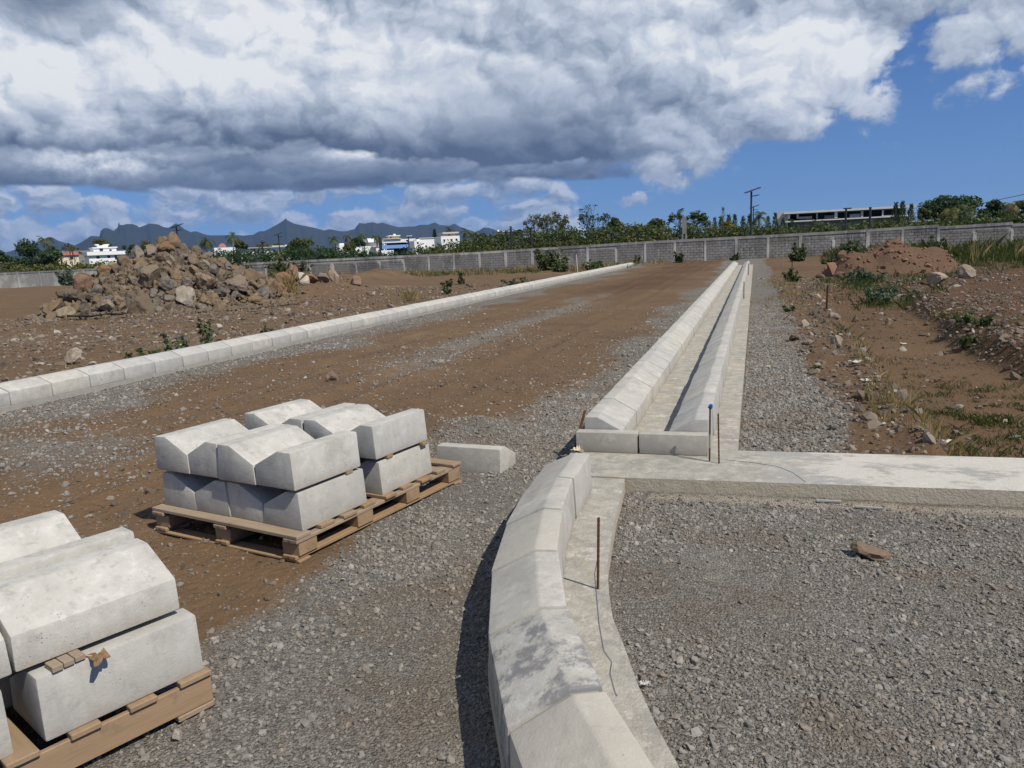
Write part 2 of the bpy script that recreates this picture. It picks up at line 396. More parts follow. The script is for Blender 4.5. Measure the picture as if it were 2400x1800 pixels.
def m_leaf(name,a,c2,trans=.25,rough=.55):
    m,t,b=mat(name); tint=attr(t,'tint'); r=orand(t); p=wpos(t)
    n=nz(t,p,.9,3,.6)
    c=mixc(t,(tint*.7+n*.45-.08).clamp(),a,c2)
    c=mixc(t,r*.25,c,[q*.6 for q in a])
    setc(t,b,c,rough); b.inputs['Specular IOR Level'].default_value=.3
    tr=t.nodes.new('ShaderNodeBsdfTranslucent'); link(t,mixc(t,.5,c,(c2[0]*1.3,c2[1]*1.4,c2[2]*.7)),tr.inputs[0])
    mx=t.nodes.new('ShaderNodeMixShader'); mx.inputs[0].default_value=trans
    t.links.new(b.outputs[0],mx.inputs[1]); t.links.new(tr.outputs[0],mx.inputs[2])
    t.links.new(mx.outputs[0],t.nodes['Material Output'].inputs[0]); return m
def m_block(name,base,streak=.5):
    m,t,b=mat(name); p=wpos(t); r=orand(t); n=nz(t,p,6,5,.65); n2=nz(t,p,.45,4,.6)
    st=nz(t,vmath(t,'MULTIPLY',p,(5,5,.7)),1.0,4,.6)
    c=mixc(t,n,[q*.72 for q in base],[q*1.18 for q in base])
    c=mixc(t,r*.5,c,[q*.55 for q in base])
    n0=nz(t,p,.16,3,.5); c=mixc(t,n0.ss(.40,.62)*.5,c,[q*.62 for q in base])
    _,_,zz=sepv(t,p); drip=nz(t,vmath(t,'MULTIPLY',p,(3.2,3.2,.35)),1.0,5,.65); c=mixc(t,((zz-.9)*.9+drip*1.5).ss(.95,1.5)*.55,c,(.10,.098,.092))
    c=mixc(t,n2.ss(.46,.62)*.45,c,(.085,.083,.08))
    c=mixc(t,(st*1.3+n*.3).ss(.86,1.05)*streak,c,(.45,.44,.41))
    setc(t,b,c,.92); b.inputs['Specular IOR Level'].default_value=.12; bump(t,b,n,.5,.02); return m
M={}
M['ground']=m_ground()
M['gravel']=m_stone('crushed basalt',((0,(.13,.120,.106)),(.3,(.215,.201,.180)),(.6,(.270,.254,.228)),(.85,(.33,.312,.282)),(.95,(.28,.225,.17)),(1,(.47,.445,.40))),30,1.0)
M['grit']=m_stone('earth pebble',((0,(.065,.046,.032)),(.45,(.135,.096,.065)),(.8,(.19,.15,.115)),(.96,(.30,.262,.21)),(1,(.45,.40,.34))),30)
M['conc']=m_concrete('precast concrete')
M['concw']=m_concrete('precast concrete, pale',(.525,.512,.468),(.365,.355,.322))
M['endc']=m_concrete('old precast concrete',(.40,.385,.335),(.25,.24,.205))
M['mortar']=simple('mortar bed',(.30,.29,.265),.9,.3,9)
M['slab']=m_slab('cast footing concrete',0.0)
M['slablime']=m_slab('cast footing concrete with lime',1.0)
M['wood']=m_wood('pallet pine')
M['woodold']=m_wood('weathered pallet pine',(.21,.145,.090),(.39,.295,.20),.30)
M['rock']=m_rock()
M['clod']=m_stone('red clod',((0,(.10,.045,.022)),(.5,(.175,.085,.042)),(1,(.24,.125,.065))),7)
M['block']=m_block('grey concrete block',(.32,.308,.282))
M['wmortar']=m_block('smeared mortar',(.58,.56,.51),.7)
M['pillar']=m_block('cast pillar',(.62,.60,.56),.7)
M['rust']=simple('rusty bar',(.095,.045,.025),.85,.5,60)
M['dark']=simple('dark painted steel',(.030,.034,.042),.5,.2,8)
M['white']=simple('white render',(.80,.80,.79),.8,.04,.6)
M['cream']=simple('cream render',(.66,.58,.42),.85,.1,.6)
M['grey']=simple('bare concrete frame',(.50,.485,.455),.9,.15,.5)
M['palegrey']=simple('pale bare concrete',(.70,.68,.64),.9,.12,.5)
M['blue']=simple('blue paint',(.20,.38,.78),.6,.08,.6)
M['roofgrey']=simple('grey roof',(.23,.22,.21),.9,.2,.6)
M['roofred']=simple('red tiled roof',(.42,.13,.09),.9,.2,.8)
M['room_shade']=simple('painted room shade',(.018,.018,.02),.6,.2,1)  # near-black colour paints in the shade of the open rooms
M['glass']=simple('window glass',(.03,.035,.045),.15,.1,1)
M['string']=simple('faded blue string',(.07,.085,.17),.8,.2,30)
M['bluerag']=simple('blue plastic',(.03,.13,.38),.45,.2,30)
M['paper']=simple('torn paper',(.62,.54,.40),.85,.15,25)
M['litter']=simple('dirty white litter',(.52,.50,.46),.8,.35,25)
M['bag']=simple('brown paper scrap',(.21,.135,.075),.9,.3,40)
M['black']=simple('black hose rubber',(.018,.018,.02),.6,.2,8)
M['bark']=simple('bark',(.13,.105,.08),.95,.3,3)
M['palebark']=simple('pale bark',(.27,.245,.215),.95,.25,3)
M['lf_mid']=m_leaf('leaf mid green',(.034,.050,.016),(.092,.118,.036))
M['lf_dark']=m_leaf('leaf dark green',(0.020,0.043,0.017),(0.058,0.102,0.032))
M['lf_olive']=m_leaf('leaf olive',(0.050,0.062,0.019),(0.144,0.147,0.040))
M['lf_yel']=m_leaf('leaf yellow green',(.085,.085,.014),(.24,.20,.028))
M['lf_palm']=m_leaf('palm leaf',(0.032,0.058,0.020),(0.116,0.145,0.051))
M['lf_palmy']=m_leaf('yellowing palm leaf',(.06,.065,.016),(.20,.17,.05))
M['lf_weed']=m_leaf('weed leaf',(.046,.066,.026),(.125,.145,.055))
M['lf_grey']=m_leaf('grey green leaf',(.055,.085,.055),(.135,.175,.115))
M['gr_green']=m_leaf('green grass',(.030,.050,.012),(.100,.125,.032))
M['gr_dry']=m_leaf('dry grass',(.17,.125,.055),(.36,.28,.13))
M['gr_low']=m_leaf('withered low grass',(.028,.026,.012),(.085,.075,.032))
M['flower']=simple('yellow flower',(.70,.50,.03),.6,.1,9)
M['hill']=None

# ------------------------------------------------------------------ terrain
_g=gp(1112,1012); MOUND=(_g.x,_g.y)
def xl_(y): return np.interp(y,[5,8,10,13,17.6,22,28],[1.30,1.33,1.36,1.46,1.5,1.6,1.9])+.28*fbm(y,y*0+3,.9,3,5)
def xr_(y): return np.interp(y,[5,11,12.7,16,20,22.6,30],[3.5,3.35,3.28,3.5,3.8,3.9,4.4])+.5*fbm(y,y*0+9,.6,3,6)
def HT(x,y):
    x=np.asarray(x,float); y=np.asarray(y,float)
    z=.030*fbm(x,y,.7,3,1)+.016*fbm(x,y,3.1,3,2)
    rd=sst(-8.5,-8.0,x)*sst(-1.4,-1.9,x); wv=.35*fbm(y*.12,y*0,1,3,15)
    for cx0,dp in ((-6.35,.046),(-4.75,.052),(-3.35,.034),(-5.5,.024)):
        q=(x-cx0-wv)/.15; z=z+rd*dp*(-np.exp(-q*q)+.75*np.exp(-((np.abs(q)-1.9)/.6)**2))*(.55+1.3*fbm(x,y,.9,3,16))
    z=z+rd*.022*fbm(x,y,7.0,3,17)
    left=sst(-8.7,-10.2,x)
    z=z+left*(.10+.16*fbm(x,y,.33,4,11)+.07*fbm(x,y,1.6,3,12))
    d=np.hypot(x-MOUND[0],(y-MOUND[1])*1.3); z=z+.13*np.exp(-(d/.42)**2)+.05*np.exp(-(np.hypot(x-MOUND[0]+.7,y-MOUND[1]-.1)/.4)**2)
    on=sst(5.85,5.95,y)*sst(.2,.9,x)
    L=xl_(y); R=xr_(y); fade=1-sst(21,27,y)
    rough=on*(.05+.10*fbm(x,y,2.0,4,21))
    lowz=-.27*sst(-.04,.24,x-L)*(1-sst(-.25,.25,x-R))*fade
    inlow=sst(.1,.35,x-L)*(1-sst(-.3,.1,x-R))*fade
    z=z+rough*(1-.75*inlow)+on*lowz
    z=z+on*sst(0,.6,x-R)*(.06+.16*fbm(x,y,1.1,4,23))+on*.13*np.exp(-((x-R)/.22)**2)*(.5+fbm(x,y,2.4,3,24))*fade
    z=z+on*.12*np.exp(-((x-L+.05)/.14)**2)*(.4+1.2*fbm(x,y,2.2,3,25))*fade
    # spoil in front of the wall, and the long low bank behind the boulders
    z=z+sst(54,60,y)*(.10+.22*fbm(x,y,.6,4,31))*sst(64.5,62,y)
    z=z-left*sst(40,62,y)*.22
    bx=np.interp(y,[24,28,40,55],[-16.3,-16.6,-20.5,-24]); z=z+.55*np.exp(-((x-bx+1.2)/1.5)**2)*sst(23,28,y)*sst(56,44,y)*(1+1.2*fbm(x,y,.7,3,33))
    return z
def GRAV(x,y):
    n=fbm(x,y,.55,4,41); road=(x>-8.75)*(x<-1.1)
    k1=.9-.9*sst(.3,1.9,x+8.6+n*2.2); k2=.9*sst(-2.7,-1.5,x+n*1.6)
    k3=.62*np.exp(-((x+5.0+n*2)/.75)**2)*sst(8,11,y)*sst(34,22,y)
    k4=.6*np.exp(-(((x+6.3)/1.7)**2+((y-5.3)/1.0)**2))
    k5=.55*np.exp(-(((x+4.3)/.9)**2+((y-6.6)/.8)**2))
    near=sst(7.5,5.5,y); k2=k2*(1-near)+near*sst(-2.75,-2.05,x+.35*(y-3.5)*.35+n*1.1)
    gr=np.maximum.reduce([k1*.95,k2,k3,k4,k5])
    far=sst(26,44,y); gr=gr*(1-far*.35*sst(-7.6,-6,x)*sst(-1.7,-2.8,x))
    lf=.16+.3*n
    rt=np.where(y<5.9,.93+.45*fbm(x,y,.8,3,43),sst(.95,.45,x+n*.7))
    return np.clip(np.where(x<=-8.75,lf,np.where(road>0,gr,rt)),0,1)
def REDM(x,y):
    n=fbm(x,y,.4,4,51); R=xr_(y)
    v=.15+.6*n
    v=np.where((x>-8)&(x<-1.4),v+.55*sst(16,34,y)*np.exp(-((x+4.6)/2.3)**2),v)
    v=np.where(x>0.6,v+.28+.55*sst(-.3,.4,x-R),v)
    v=np.where(x<-9,v+.22*np.exp(-((y-17)/3)**2)*sst(-20,-24,x),v)
    return np.clip(v,0,1)
def PALE(x,y):
    v=np.exp(-((y-(4.92+.03*x))/.10)**2)*(x>-.68)*.9
    v=v+.5*np.exp(-(((x+.18)/.20)**2+((y-3.75)/.75)**2))+.35*np.exp(-(((x-.5)/.5)**2+((y-4.5)/.35)**2))
    v=np.where(x<-9.2,v+.42*sst(.02,.25,fbm(x,y,.9,4,61)),v)
    return np.clip(v,0,1)
def sheet(name,xs,ys,skirt=False):
    X,Y=np.meshgrid(xs,ys); Z=HT(X,Y); nx,ny=len(xs),len(ys)
    v=np.stack([X,Y,Z],-1).reshape(-1,3)
    i=np.arange(ny-1)[:,None]*nx+np.arange(nx-1)[None,:]; f=np.stack([i,i+1,i+nx+1,i+nx],-1).reshape(-1,4)
    x,y=v[:,0],v[:,1]
    o=link_obj(name,me_np(name,v,f,M['ground'],True,{'grav':GRAV(x,y),'red':REDM(x,y),'pale':PALE(x,y)}))
    return tag(o,kind='structure')
def grow(a,b,s0,k):
    r=[a]; s=s0
    while r[-1]+s<b: r.append(r[-1]+s); s*=k
    return np.array(r+[b])
YS=np.concatenate([np.arange(-3,1,.25),grow(1,66,.035,1.012)])
sheet('gravel_road',np.arange(-8.75,-1.149,.0505)[:151],YS); XR0=-8.75+.0505*150
sheet('dirt_field',-8.75-grow(0,110,.07,1.03)[::-1],YS)
sheet('gravel_yard',XR0+grow(0,40,.045,1.014),YS)
# everything beyond, out to the horizon
def m_far():
    m,t,b=mat('distant scrub land'); p=wpos(t); n=nz(t,p,.02,6,.6); n2=nz(t,p,.0012,4,.5)
    c=mixc(t,n,(.035,.045,.018),(.10,.09,.045)); setc(t,b,mixc(t,n2,c,(.05,.06,.03)),.95); return m
q=14000; v=[]; 
tag(link_obj('ground',me_py('ground',[(-q,-q,-1.2),(q,-q,-1.2),(q,q,-1.2),(-q,q,-1.2)],[(0,1,2,3)],m_far())),kind='structure')

# ------------------------------------------------------------------ mountains
def m_hill():
    m,t,b=mat('wooded mountain'); p=wpos(t); n=nz(t,p,.0016,6,.6); n2=nz(t,p,.006,5,.6)
    c=mixc(t,n,(.016,.024,.016),(.036,.042,.026)); c=mixc(t,n2.ss(.58,.7)*.4,c,(.075,.066,.052)); setc(t,b,c,.95); return m
M['hill']=m_hill()
def mountain(name,prof,dist,front,back,seed,wob=1.0):
    pu=np.array([p[0] for p in prof],float); pv=np.array([p[1] for p in prof],float)
    U=np.unique(np.concatenate([np.arange(pu[0],pu[-1],2.0),pu])); Vv=np.interp(U,pu,pv)
    rows=[0,.18,.36,.54,.7,.84,.94,1.0,1.12,1.5,2.0]; vs=[]
    for r_ in rows:
        NN=fbm(U*.045+r_*.8,np.full(len(U),r_*2.3+seed),1,4,seed)
        for k,(u,v_) in enumerate(zip(U,Vv)):
            rr=ray(u,v_); h=math.hypot(rr.x,rr.y); az=math.atan2(rr.x,rr.y); top=EYE.z+rr.z/h*dist
            if r_<=1: d=dist-front*(1-r_); z=top*(r_**1.35)
            else: d=dist+back*(r_-1); z=top*max(0,(2-r_))**1.1
            nn=float(NN[k])
            z=z*(1+nn*.55*min(1,(1-min(r_,1))*3))-1.2*(1-min(1,r_))-(1.2 if r_>=2 or r_==0 else 0)
            d+=nn*front*.25*(1-min(r_,1))
            vs.append((d*math.sin(az),d*math.cos(az),max(z,-2)))
    n=len(U); i=np.arange(len(rows)-1)[:,None]*n+np.arange(n-1)[None,:]
    f=np.stack([i,i+1,i+n+1,i+n],-1).reshape(-1,4)
    return tag(link_obj(name,me_np(name,vs,f,M['hill'],False)),kind='structure')
mountain('mountain',[(-160,640),(-60,612),(20,590),(75,572),(100,560),(117.5,555),(124,557),(137,564),(155,570),(177,575),(215,590),(260,612)],9800,2200,1500,3)
mountain('mountain',[(150,620),(165,585),(177,574),(192,567),(204,559),(213,553),(233,554),(236,541),(243,535),(253,535),(266,541),(285,556),(315,575),(360,612)],8200,1200,1200,5)
mountain('mountain',[(225,630),(240,580),(258,548),(269,539),(276,532.5),(277.5,523),(278.8,519.5),(280.5,526.5),(286,528),(296,525),(311,525),(322,529),(326,533),(343,527),(349,523.5),(371,526),(383,532),(394,534),(403,529),(412,523.5),(421,528),(432,537),(447,544),(459,542),(480,549),(490,551.5),(516,551.5),(545,550),(572,552),(593,550),(608,542),(620,541.5),(635,534),(651,525),(666,516),(668,512.5),(671,512.5),(673,516),(689,524),(707,528),(735,533.5),(760,540),(772,537),(800,542),(811,542),(831,537),(841.6,522.5),(856,524),(863,522),(874,520.7),(885,524),(897,522),(916,528),(934,532.5),(955,531),(973,530.5),(984,526.7),(1004,526.7),(1019,521),(1030,527),(1053,529),(1065,524),(1078,531.5),(1097,538),(1111,543),(1180,560),(1270,580)],9200,2300,1800,8)
mountain('mountain',[(1085,590),(1105,552),(1125,539),(1134,533),(1147,534),(1165,540.5),(1180,545),(1215,553),(1260,563),(1330,580)],9700,1500,1200,12)

# ------------------------------------------------------------------ cast concrete footings
ZS=0.09
def prism(name,outline,z0,z1,m,bev=.006):
    n=len(outline); v=[(x,y,z0) for x,y in outline]+[(x,y,z1) for x,y in outline]
    f=[tuple(range(n-1,-1,-1)),tuple(range(n,2*n))]+[(i,(i+1)%n,n+(i+1)%n,n+i) for i in range(n)]
    me=me_py(name,v,f,m); bm=bmesh.new(); bm.from_mesh(me); bmesh.ops.recalc_face_normals(bm,faces=bm.faces); bm.to_mesh(me); bm.free()
    return tag(link_obj(name,me),kind='structure')
fo=[]
for y in np.arange(5.812,50.6,.8): fo.append((-.112+.012*float(fbm(np.array([y]),np.array([1.]),.8,3,71)[0]),y))
prism('concrete_footing',[(-1.335,5.812),*fo,(-1.335,fo[-1][1])],-.3,ZS,M['slab'])
prism('concrete_slab',[(-1.335,4.995),(-.80,5.0),(.4,5.05),(1.55,5.10),(8,5.42),(8,6.1),(1.75,5.87),(-.1,5.808),(-1.335,5.808)],-.3,ZS+.004,M['slablime'])
LE=[(-1.33,4.787),(-1.31,4.223),(-1.245,3.626),(-1.123,3.044),(-.945,2.496),(-.705,1.962),(-.42,1.46),(-.09,1.0),(.3,.56)]
RE=[(-.826,4.99),(-.79,4.6),(-.767,4.287),(-.72,3.85),(-.68,3.53),(-.62,3.25),(-.563,3.017),(-.483,2.808),(-.394,2.554),(-.304,2.333),(-.199,2.111),(.02,1.72),(.3,1.32),(.62,.9)]
prism('concrete_footing',[(-1.335,4.992)]+LE+RE[::-1],-.3,ZS-.002,M['slab'])
prism('concrete_footing',[(-8.93,4.0),(-8.57,4.0),(-8.585,14),(-8.6,20),(-8.6,58.4),(-8.93,58.4)],-.3,.055,M['mortar'])

# ------------------------------------------------------------------ precast kerb blocks
BH,BL,BW,BT=.25,.145,.31,.10      # back height, low side height, width, flat top
def block_mesh(name,length,m,seed=0,w=BW,h=BH,l=BL,top=BT,bat=.010):
    """Profile across x (tall side at -x), length along y, foot on z=0; a little chipped and uneven."""
    rnd=random.Random(seed)
    pr=[(-w/2,0),(-w/2+bat,h),(-w/2+bat+top,h),(w/2-bat*.6,l),(w/2,0)]
    n=len(pr); v=[]
    for yy in (-length/2,length/2):
        for x,z in pr: v.append((x+rnd.uniform(-.002,.002),yy+rnd.uniform(-.002,.002),z+rnd.uniform(-.002,.002)*(z>0)))
    f=[tuple(range(n)),tuple(range(2*n-1,n-1,-1))]+[(i,n+i,n+(i+1)%n,(i+1)%n) for i in range(n)]
    me=me_py(name,v,f,m); return bevel_mesh(me,.009,2)
ROWM=[block_mesh('kerb_block',.546,M['conc'],s) for s in range(4)]
LEFTM=[block_mesh('kerb_block',.594,M['concw'],10+s,h=.25,l=.165) for s in range(4)]
def kerb_row(name,label,x,y0,y1,step,z,rot,meshes,first=None):
    t=thing(name,label,'kerb',(x,y0,z)); y=y0; k=0
    while y<y1:
        L=first if (first and k==0) else step
        o=link_obj('kerb_block',random.choice(meshes),t,(random.uniform(-.004,.004),y+L/2-y0,random.uniform(-.003,.003)),(0,0,rot+random.uniform(-.004,.004)))
        o.scale=(1,(L-.013)/(step-.004),1); o['tone']=random.choice((-.6,-.4,-.2,0,.1,.3,.7,.9)); o['stain']=random.choice((0,0,0,.08,.18)); o['warm']=random.choice((0,.0,.15,.4))
        y+=L; k+=1
    return t
kerb_row('kerb','long straight kerb of pale sloped blocks along the far left road edge',-8.755,4.5,58,.6,.055,0,LEFTM)
kerb_row('kerb','kerb row on the left side of the narrow concrete channel',-1.11,5.735,48.5,.551,ZS+.002,0,ROWM,first=.20)
kerb_row('kerb','kerb row on the right side of the channel, beside the grey gravel strip',-.46,5.735,48.5,.539,ZS+.002,PI,ROWM)
# curved run in the foreground: each block cut between two joints
JL=[(-1.318,4.775),(-1.298,4.223),(-1.236,3.626),(-1.115,3.044),(-.938,2.496),(-.698,1.962),(-.405,1.455),(-.07,.99)]
JR=[(-.985,4.70),(-.974,4.16),(-.912,3.625),(-.802,3.09),(-.636,2.58),(-.412,2.085),(-.135,1.615),(.18,1.17)]
rj=random.Random(3)
ck=thing('curved_kerb','curved kerb of large sloped concrete blocks in the foreground','kerb',(-1.1,3.5,ZS))
TONE=[(.35,.0,.35),(-.7,.08,.0),(.55,.0,.75),(-.3,0,.2),(-.4,1.0,.0),(.35,.0,.95),(.3,0,.5)]
for k in range(7):
    v=[]
    for (jl,jr,sg) in ((JL[k],JR[k],-1),(JL[k+1],JR[k+1],1)):
        l=Vector((*jl,0)); r=Vector((*jr,0)); d=(l-r); W_=d.length; d/=W_
        other=(Vector((*JR[k+1],0))-Vector((*JR[k],0))).normalized()*(-.009*sg)+Vector((rj.uniform(-.006,.006),rj.uniform(-.004,.004),0)); zj=rj.uniform(-.004,.004)
        for q_,z in ((0,0.002),(.010,BH),(.010+BT,BH),(W_-.006,BL),(W_,-.085)):
            p=r+d*q_+other; v.append((p.x+1.1,p.y-3.5,z+(zj if z>.05 else 0)))
    n=5; f=[tuple(range(n)),tuple(range(2*n-1,n-1,-1))]+[(i,n+i,n+(i+1)%n,(i+1)%n) for i in range(n)]
    me=bevel_mesh(me_py('kerb_block',v,f,M['conc']),.010,2)
    o=link_obj('kerb_block',me,ck); o['tone'],o['stain'],o['warm']=TONE[k]
# mortar squeezed into the joints
for k in range(1,7):
    l=Vector((*JL[k],0)); r=Vector((*JR[k],0)); d=(l-r); W_=d.length; d/=W_; e=(Vector((*JR[k],0))-Vector((*JR[k-1],0))).normalized()
    v=[]
    for sg in (-1,1):
        for q_,z in ((.012,0.0),(.022,BH-.011),(.010+BT,BH-.011),(W_-.018,BL-.011),(W_-.012,-.08)):
            p=r+d*q_+e*(.016*sg); v.append((p.x+1.1,p.y-3.5,z))
    n=5; f=[tuple(range(n)),tuple(range(2*n-1,n-1,-1))]+[(i,n+i,n+(i+1)%n,(i+1)%n) for i in range(n)]
    me=me_py('joint_mortar',v,f,M['mortar']); bm=bmesh.new(); bm.from_mesh(me); bmesh.ops.recalc_face_normals(bm,faces=bm.faces); bm.to_mesh(me); bm.free()
    link_obj('joint_mortar',me,ck)
# the two blocks that close the channel
for x0,x1,lab in ((-1.30,-.83,'left of the two grey blocks closing the near end of the channel'),(-.815,-.315,'right of the two grey blocks closing the near end of the channel')):
    me=MB().box(-(x1-x0)/2,(x1-x0)/2,-.055,.055,0,.155).mesh('kerb_block',M['endc']); bevel_mesh(me,.008,2)
    o=link_obj('kerb_block',me,None,((x0+x1)/2,5.665,ZS+.005),(0,0,.01)); o['tone']=.2; o['stain']=.12; o['warm']=.35
    tag(o,lab,'kerb block')

# ------------------------------------------------------------------ pallets and the loose blocks on them
def plank(name,parent,cx_,cy_,z,lx,ly,lz,m,rot=0.0):
    """board with its grain along local x"""
    me=MB().box(-lx/2,lx/2,-ly/2,ly/2,-lz/2,lz/2).mesh(name,m); bevel_mesh(me,min(.003,lz*.2),1)
    return link_obj(name,me,parent,(cx_,cy_,z),(random.uniform(-.006,.006),random.uniform(-.004,.004),rot+random.uniform(-.006,.006)))
def pallet(label,loc,rot,wx,ly,ndeck,m1,m2,side=True):
    """wx across (x), ly along (y); deck boards run across, stringers along"""
    t=thing('wooden_pallet',label,'pallet',loc,rot)
    for sx in (-1,0,1):
        for sy in (-1,-.33,.33,1):
            plank('spacer_block',t,sx*(wx/2-.07),sy*(ly/2-.09),.075,.13,.14,.075,m1)
        plank('bottom_board',t,sx*(wx/2-.065),0,.0265,ly,.10,.021,m1,PI/2)
        plank('stringer_board',t,sx*(wx/2-.055),0,.1245,ly,.105,.021,m2,PI/2)
    for i in range(ndeck):
        y=-ly/2+.06+(ly-.12)*i/(ndeck-1)
        plank('deck_board',t,random.uniform(-.012,.012),y,.1465,wx*1.01,random.uniform(.095,.125),.0215,m1 if i else m2)
    for sy in (-1,1): plank('bottom_board',t,0,sy*(ly/2-.05),.0045+.003,wx,.09,.014,m1)
    return t
LH=.215
LOOSE=[block_mesh('kerb_block',.54,M['concw'],30+s,bat=.014,h=LH,l=.118) for s in range(4)]+[block_mesh('kerb_block',.54,M['conc'],40+s,bat=.014,h=LH,l=.118) for s in range(2)]
def loose(label,cat_group,p,rot,tone=0,stain=0,warm=0,me=None,tilt=(0,0)):
    o=link_obj('kerb_block',me or random.choice(LOOSE),None,p,(tilt[0],tilt[1],rot)); o['tone']=tone; o['stain']=stain; o['warm']=warm
    return tag(o,label,'kerb block',cat_group)
# pallet A, in the middle
FA=Vector((-2.375,3.50,0)); aA=Vector((-.975,.22,0)).normalized(); bA=Vector((.22,.975,0)).normalized(); rA=math.atan2(bA.y,bA.x)-PI/2
def PA(s,t_,z): return FA+aA*s+bA*t_+Vector((0,0,z))
c_=PA(.60,.735,0); pallet('pine pallet under the two-layer stack in the middle of the road',(c_.x,c_.y,.004),rA,1.25,1.62,9,M['wood'],M['woodold'])
ZP=.160
col_names=['leftmost','second','third','rightmost']
GA='kerb blocks stacked on the middle pallet'
for layer in (0,1):
    for row in (0,1):
        for k in range(4):
            # k=0 leftmost; pairs face each other: crest left, crest right, crest left, crest right
            s=1.040-k*.2935+(.010 if k in(1,2) else 0)
            rot=rA+(0 if k%2==0 else PI)
            z=ZP+(layer*(LH+.022))
            sh=(.03 if layer else 0); t_=.285+row*.685+(-.025 if layer else 0)+random.uniform(-.012,.012)
            p=PA(s+sh*.3+random.uniform(-.006,.006),t_,z)
            lab='%s block of the %s layer in the %s row on the middle pallet'%(col_names[k],'top' if layer else 'bottom','front' if row==0 else 'back')
            loose(lab,GA,p,rot+random.uniform(-.012,.012),random.uniform(-.3,.3),random.choice((0,0,.08)),0 if layer else .18,LOOSE[(k+row*2)%4] if layer else LOOSE[(k+row+1)%6],tilt=(random.uniform(-.004,.004),random.uniform(-.004,.004)))
# wooden strips between the layers
for i,(s,t_) in enumerate(((.12,1.15),(.14,.80),(.14,.42),(.7,.2),(.7,.5),(.7,.85),(.7,1.15))):
    lab=['thin wooden strip between the layers at the back right of the middle pallet','thin wooden strip between the layers at the inner right of the middle pallet','thin wooden strip between the layers of the front right stack'][i] if i<3 else None
    if lab is None: continue
    me=MB().box(-.11,.11,-.03,.03,-.0095,.0095).mesh('wood_strip',M['wood']); bevel_mesh(me,.002,1)
    p=PA(s-.02,t_,ZP+LH+.0105); tag(link_obj('wood_strip',me,None,p,(0,0,rA+.05)),lab,'wood strip','strips between the block layers')
# the block that lies on the gravel beside it
loose('single kerb block lying on the gravel beyond the middle pallet',None,(-2.06,5.44,-.035),PI/2-.09,-.1,0,.3,LOOSE[4])
# pallet B, bottom left
FB=Vector((-1.937,2.165,0)); bB=Vector((.386,.922,0)).normalized(); aB=Vector((-.922,.386,0)).normalized(); rB=math.atan2(bB.y,bB.x)-PI/2
def PB(s,t_,z): return FB+aB*s+bB*t_+Vector((0,0,z))       # s to the left, t along the side (0 = far right corner)
tB=thing('wooden_pallet','pine pallet with a tall side board in the bottom left corner','pallet',(FB.x,FB.y,.004),rB)
def LB(s,t_): return (-s,t_)
for s in (.012,.6,1.15): x,y=LB(s,-.62); plank('side_board',tB,x,y,.078,1.26,.022,.105,M['wood'],PI/2)
for i in range(7):
    x,y=LB(.585,-.05-i*.19); plank('deck_board',tB,x,y,.1415,1.2,.095 if i else .12,.021,M['wood'])
for s in (.05,1.1):
    for t_ in (-.06,-1.15): x,y=LB(s,t_); plank('foot_board',tB,x,y,.0125,.14,.11,.021,M['woodold'],PI/2)
GB='kerb blocks stacked on the corner pallet'
ZB=.156
loose('block at the lower right of the corner pallet, tall face towards the road',GB,PB(.165,-.275,ZB),rB+PI,.1,.10,.1,LOOSE[4])
loose('lower block at the near end of the corner pallet, cut by the picture edge',GB,PB(.185,-.90,ZB),rB+PI,.0,.05,.1,LOOSE[5])
ZU=ZB+LH+.024
loose('large top block of the corner pallet sloping towards the road',GB,PB(.225,-.31,ZU),rB,-.5,0,0,LOOSE[0])
loose('top block at the left edge of the picture, continuing the sloping top block',GB,PB(.225,-.86,ZU),rB,-.4,0,0,LOOSE[1])
loose('narrow-looking top block in the middle of the corner pallet, tall back towards the road',GB,PB(.585,-.285,ZU),rB+PI,-.2,0,.15,LOOSE[2])
loose('farthest left sloping top block of the corner pallet',GB,PB(.905,-.36,ZU),rB,-.4,.0,0,LOOSE[3])
loose('lower block hidden behind the front lower block of the corner pallet',GB,PB(.495,-.30,ZB),rB,0,0,.1,LOOSE[4])
loose('lower block under the middle of the corner pallet stack',GB,PB(.82,-.32,ZB),rB+PI,0,0,.1,LOOSE[5])
for i,(s,t_,L,m,lab,nm,cat) in enumerate((( -.0,-.445,.105,'woodold','cracked wooden packing piece under the sloping top block','wood_strip','wood strip'),(-.005,-.78,.12,'wood','wooden packing piece at the left edge of the picture','wood_strip','wood strip'))):
    mb=MB(); 
    for q_ in range(3): mb.box(-.03,.03,-L/2+q_*L/3+.001,-L/2+(q_+1)*L/3-.001,-.010+.002*q_,.010+.001*q_)
    me=mb.mesh(nm,M[m]); bevel_mesh(me,.002,1)
    tag(link_obj(nm,me,None,PB(s+.045,t_,ZB+LH+.0115),(0,0,rB+.04)),lab,cat)
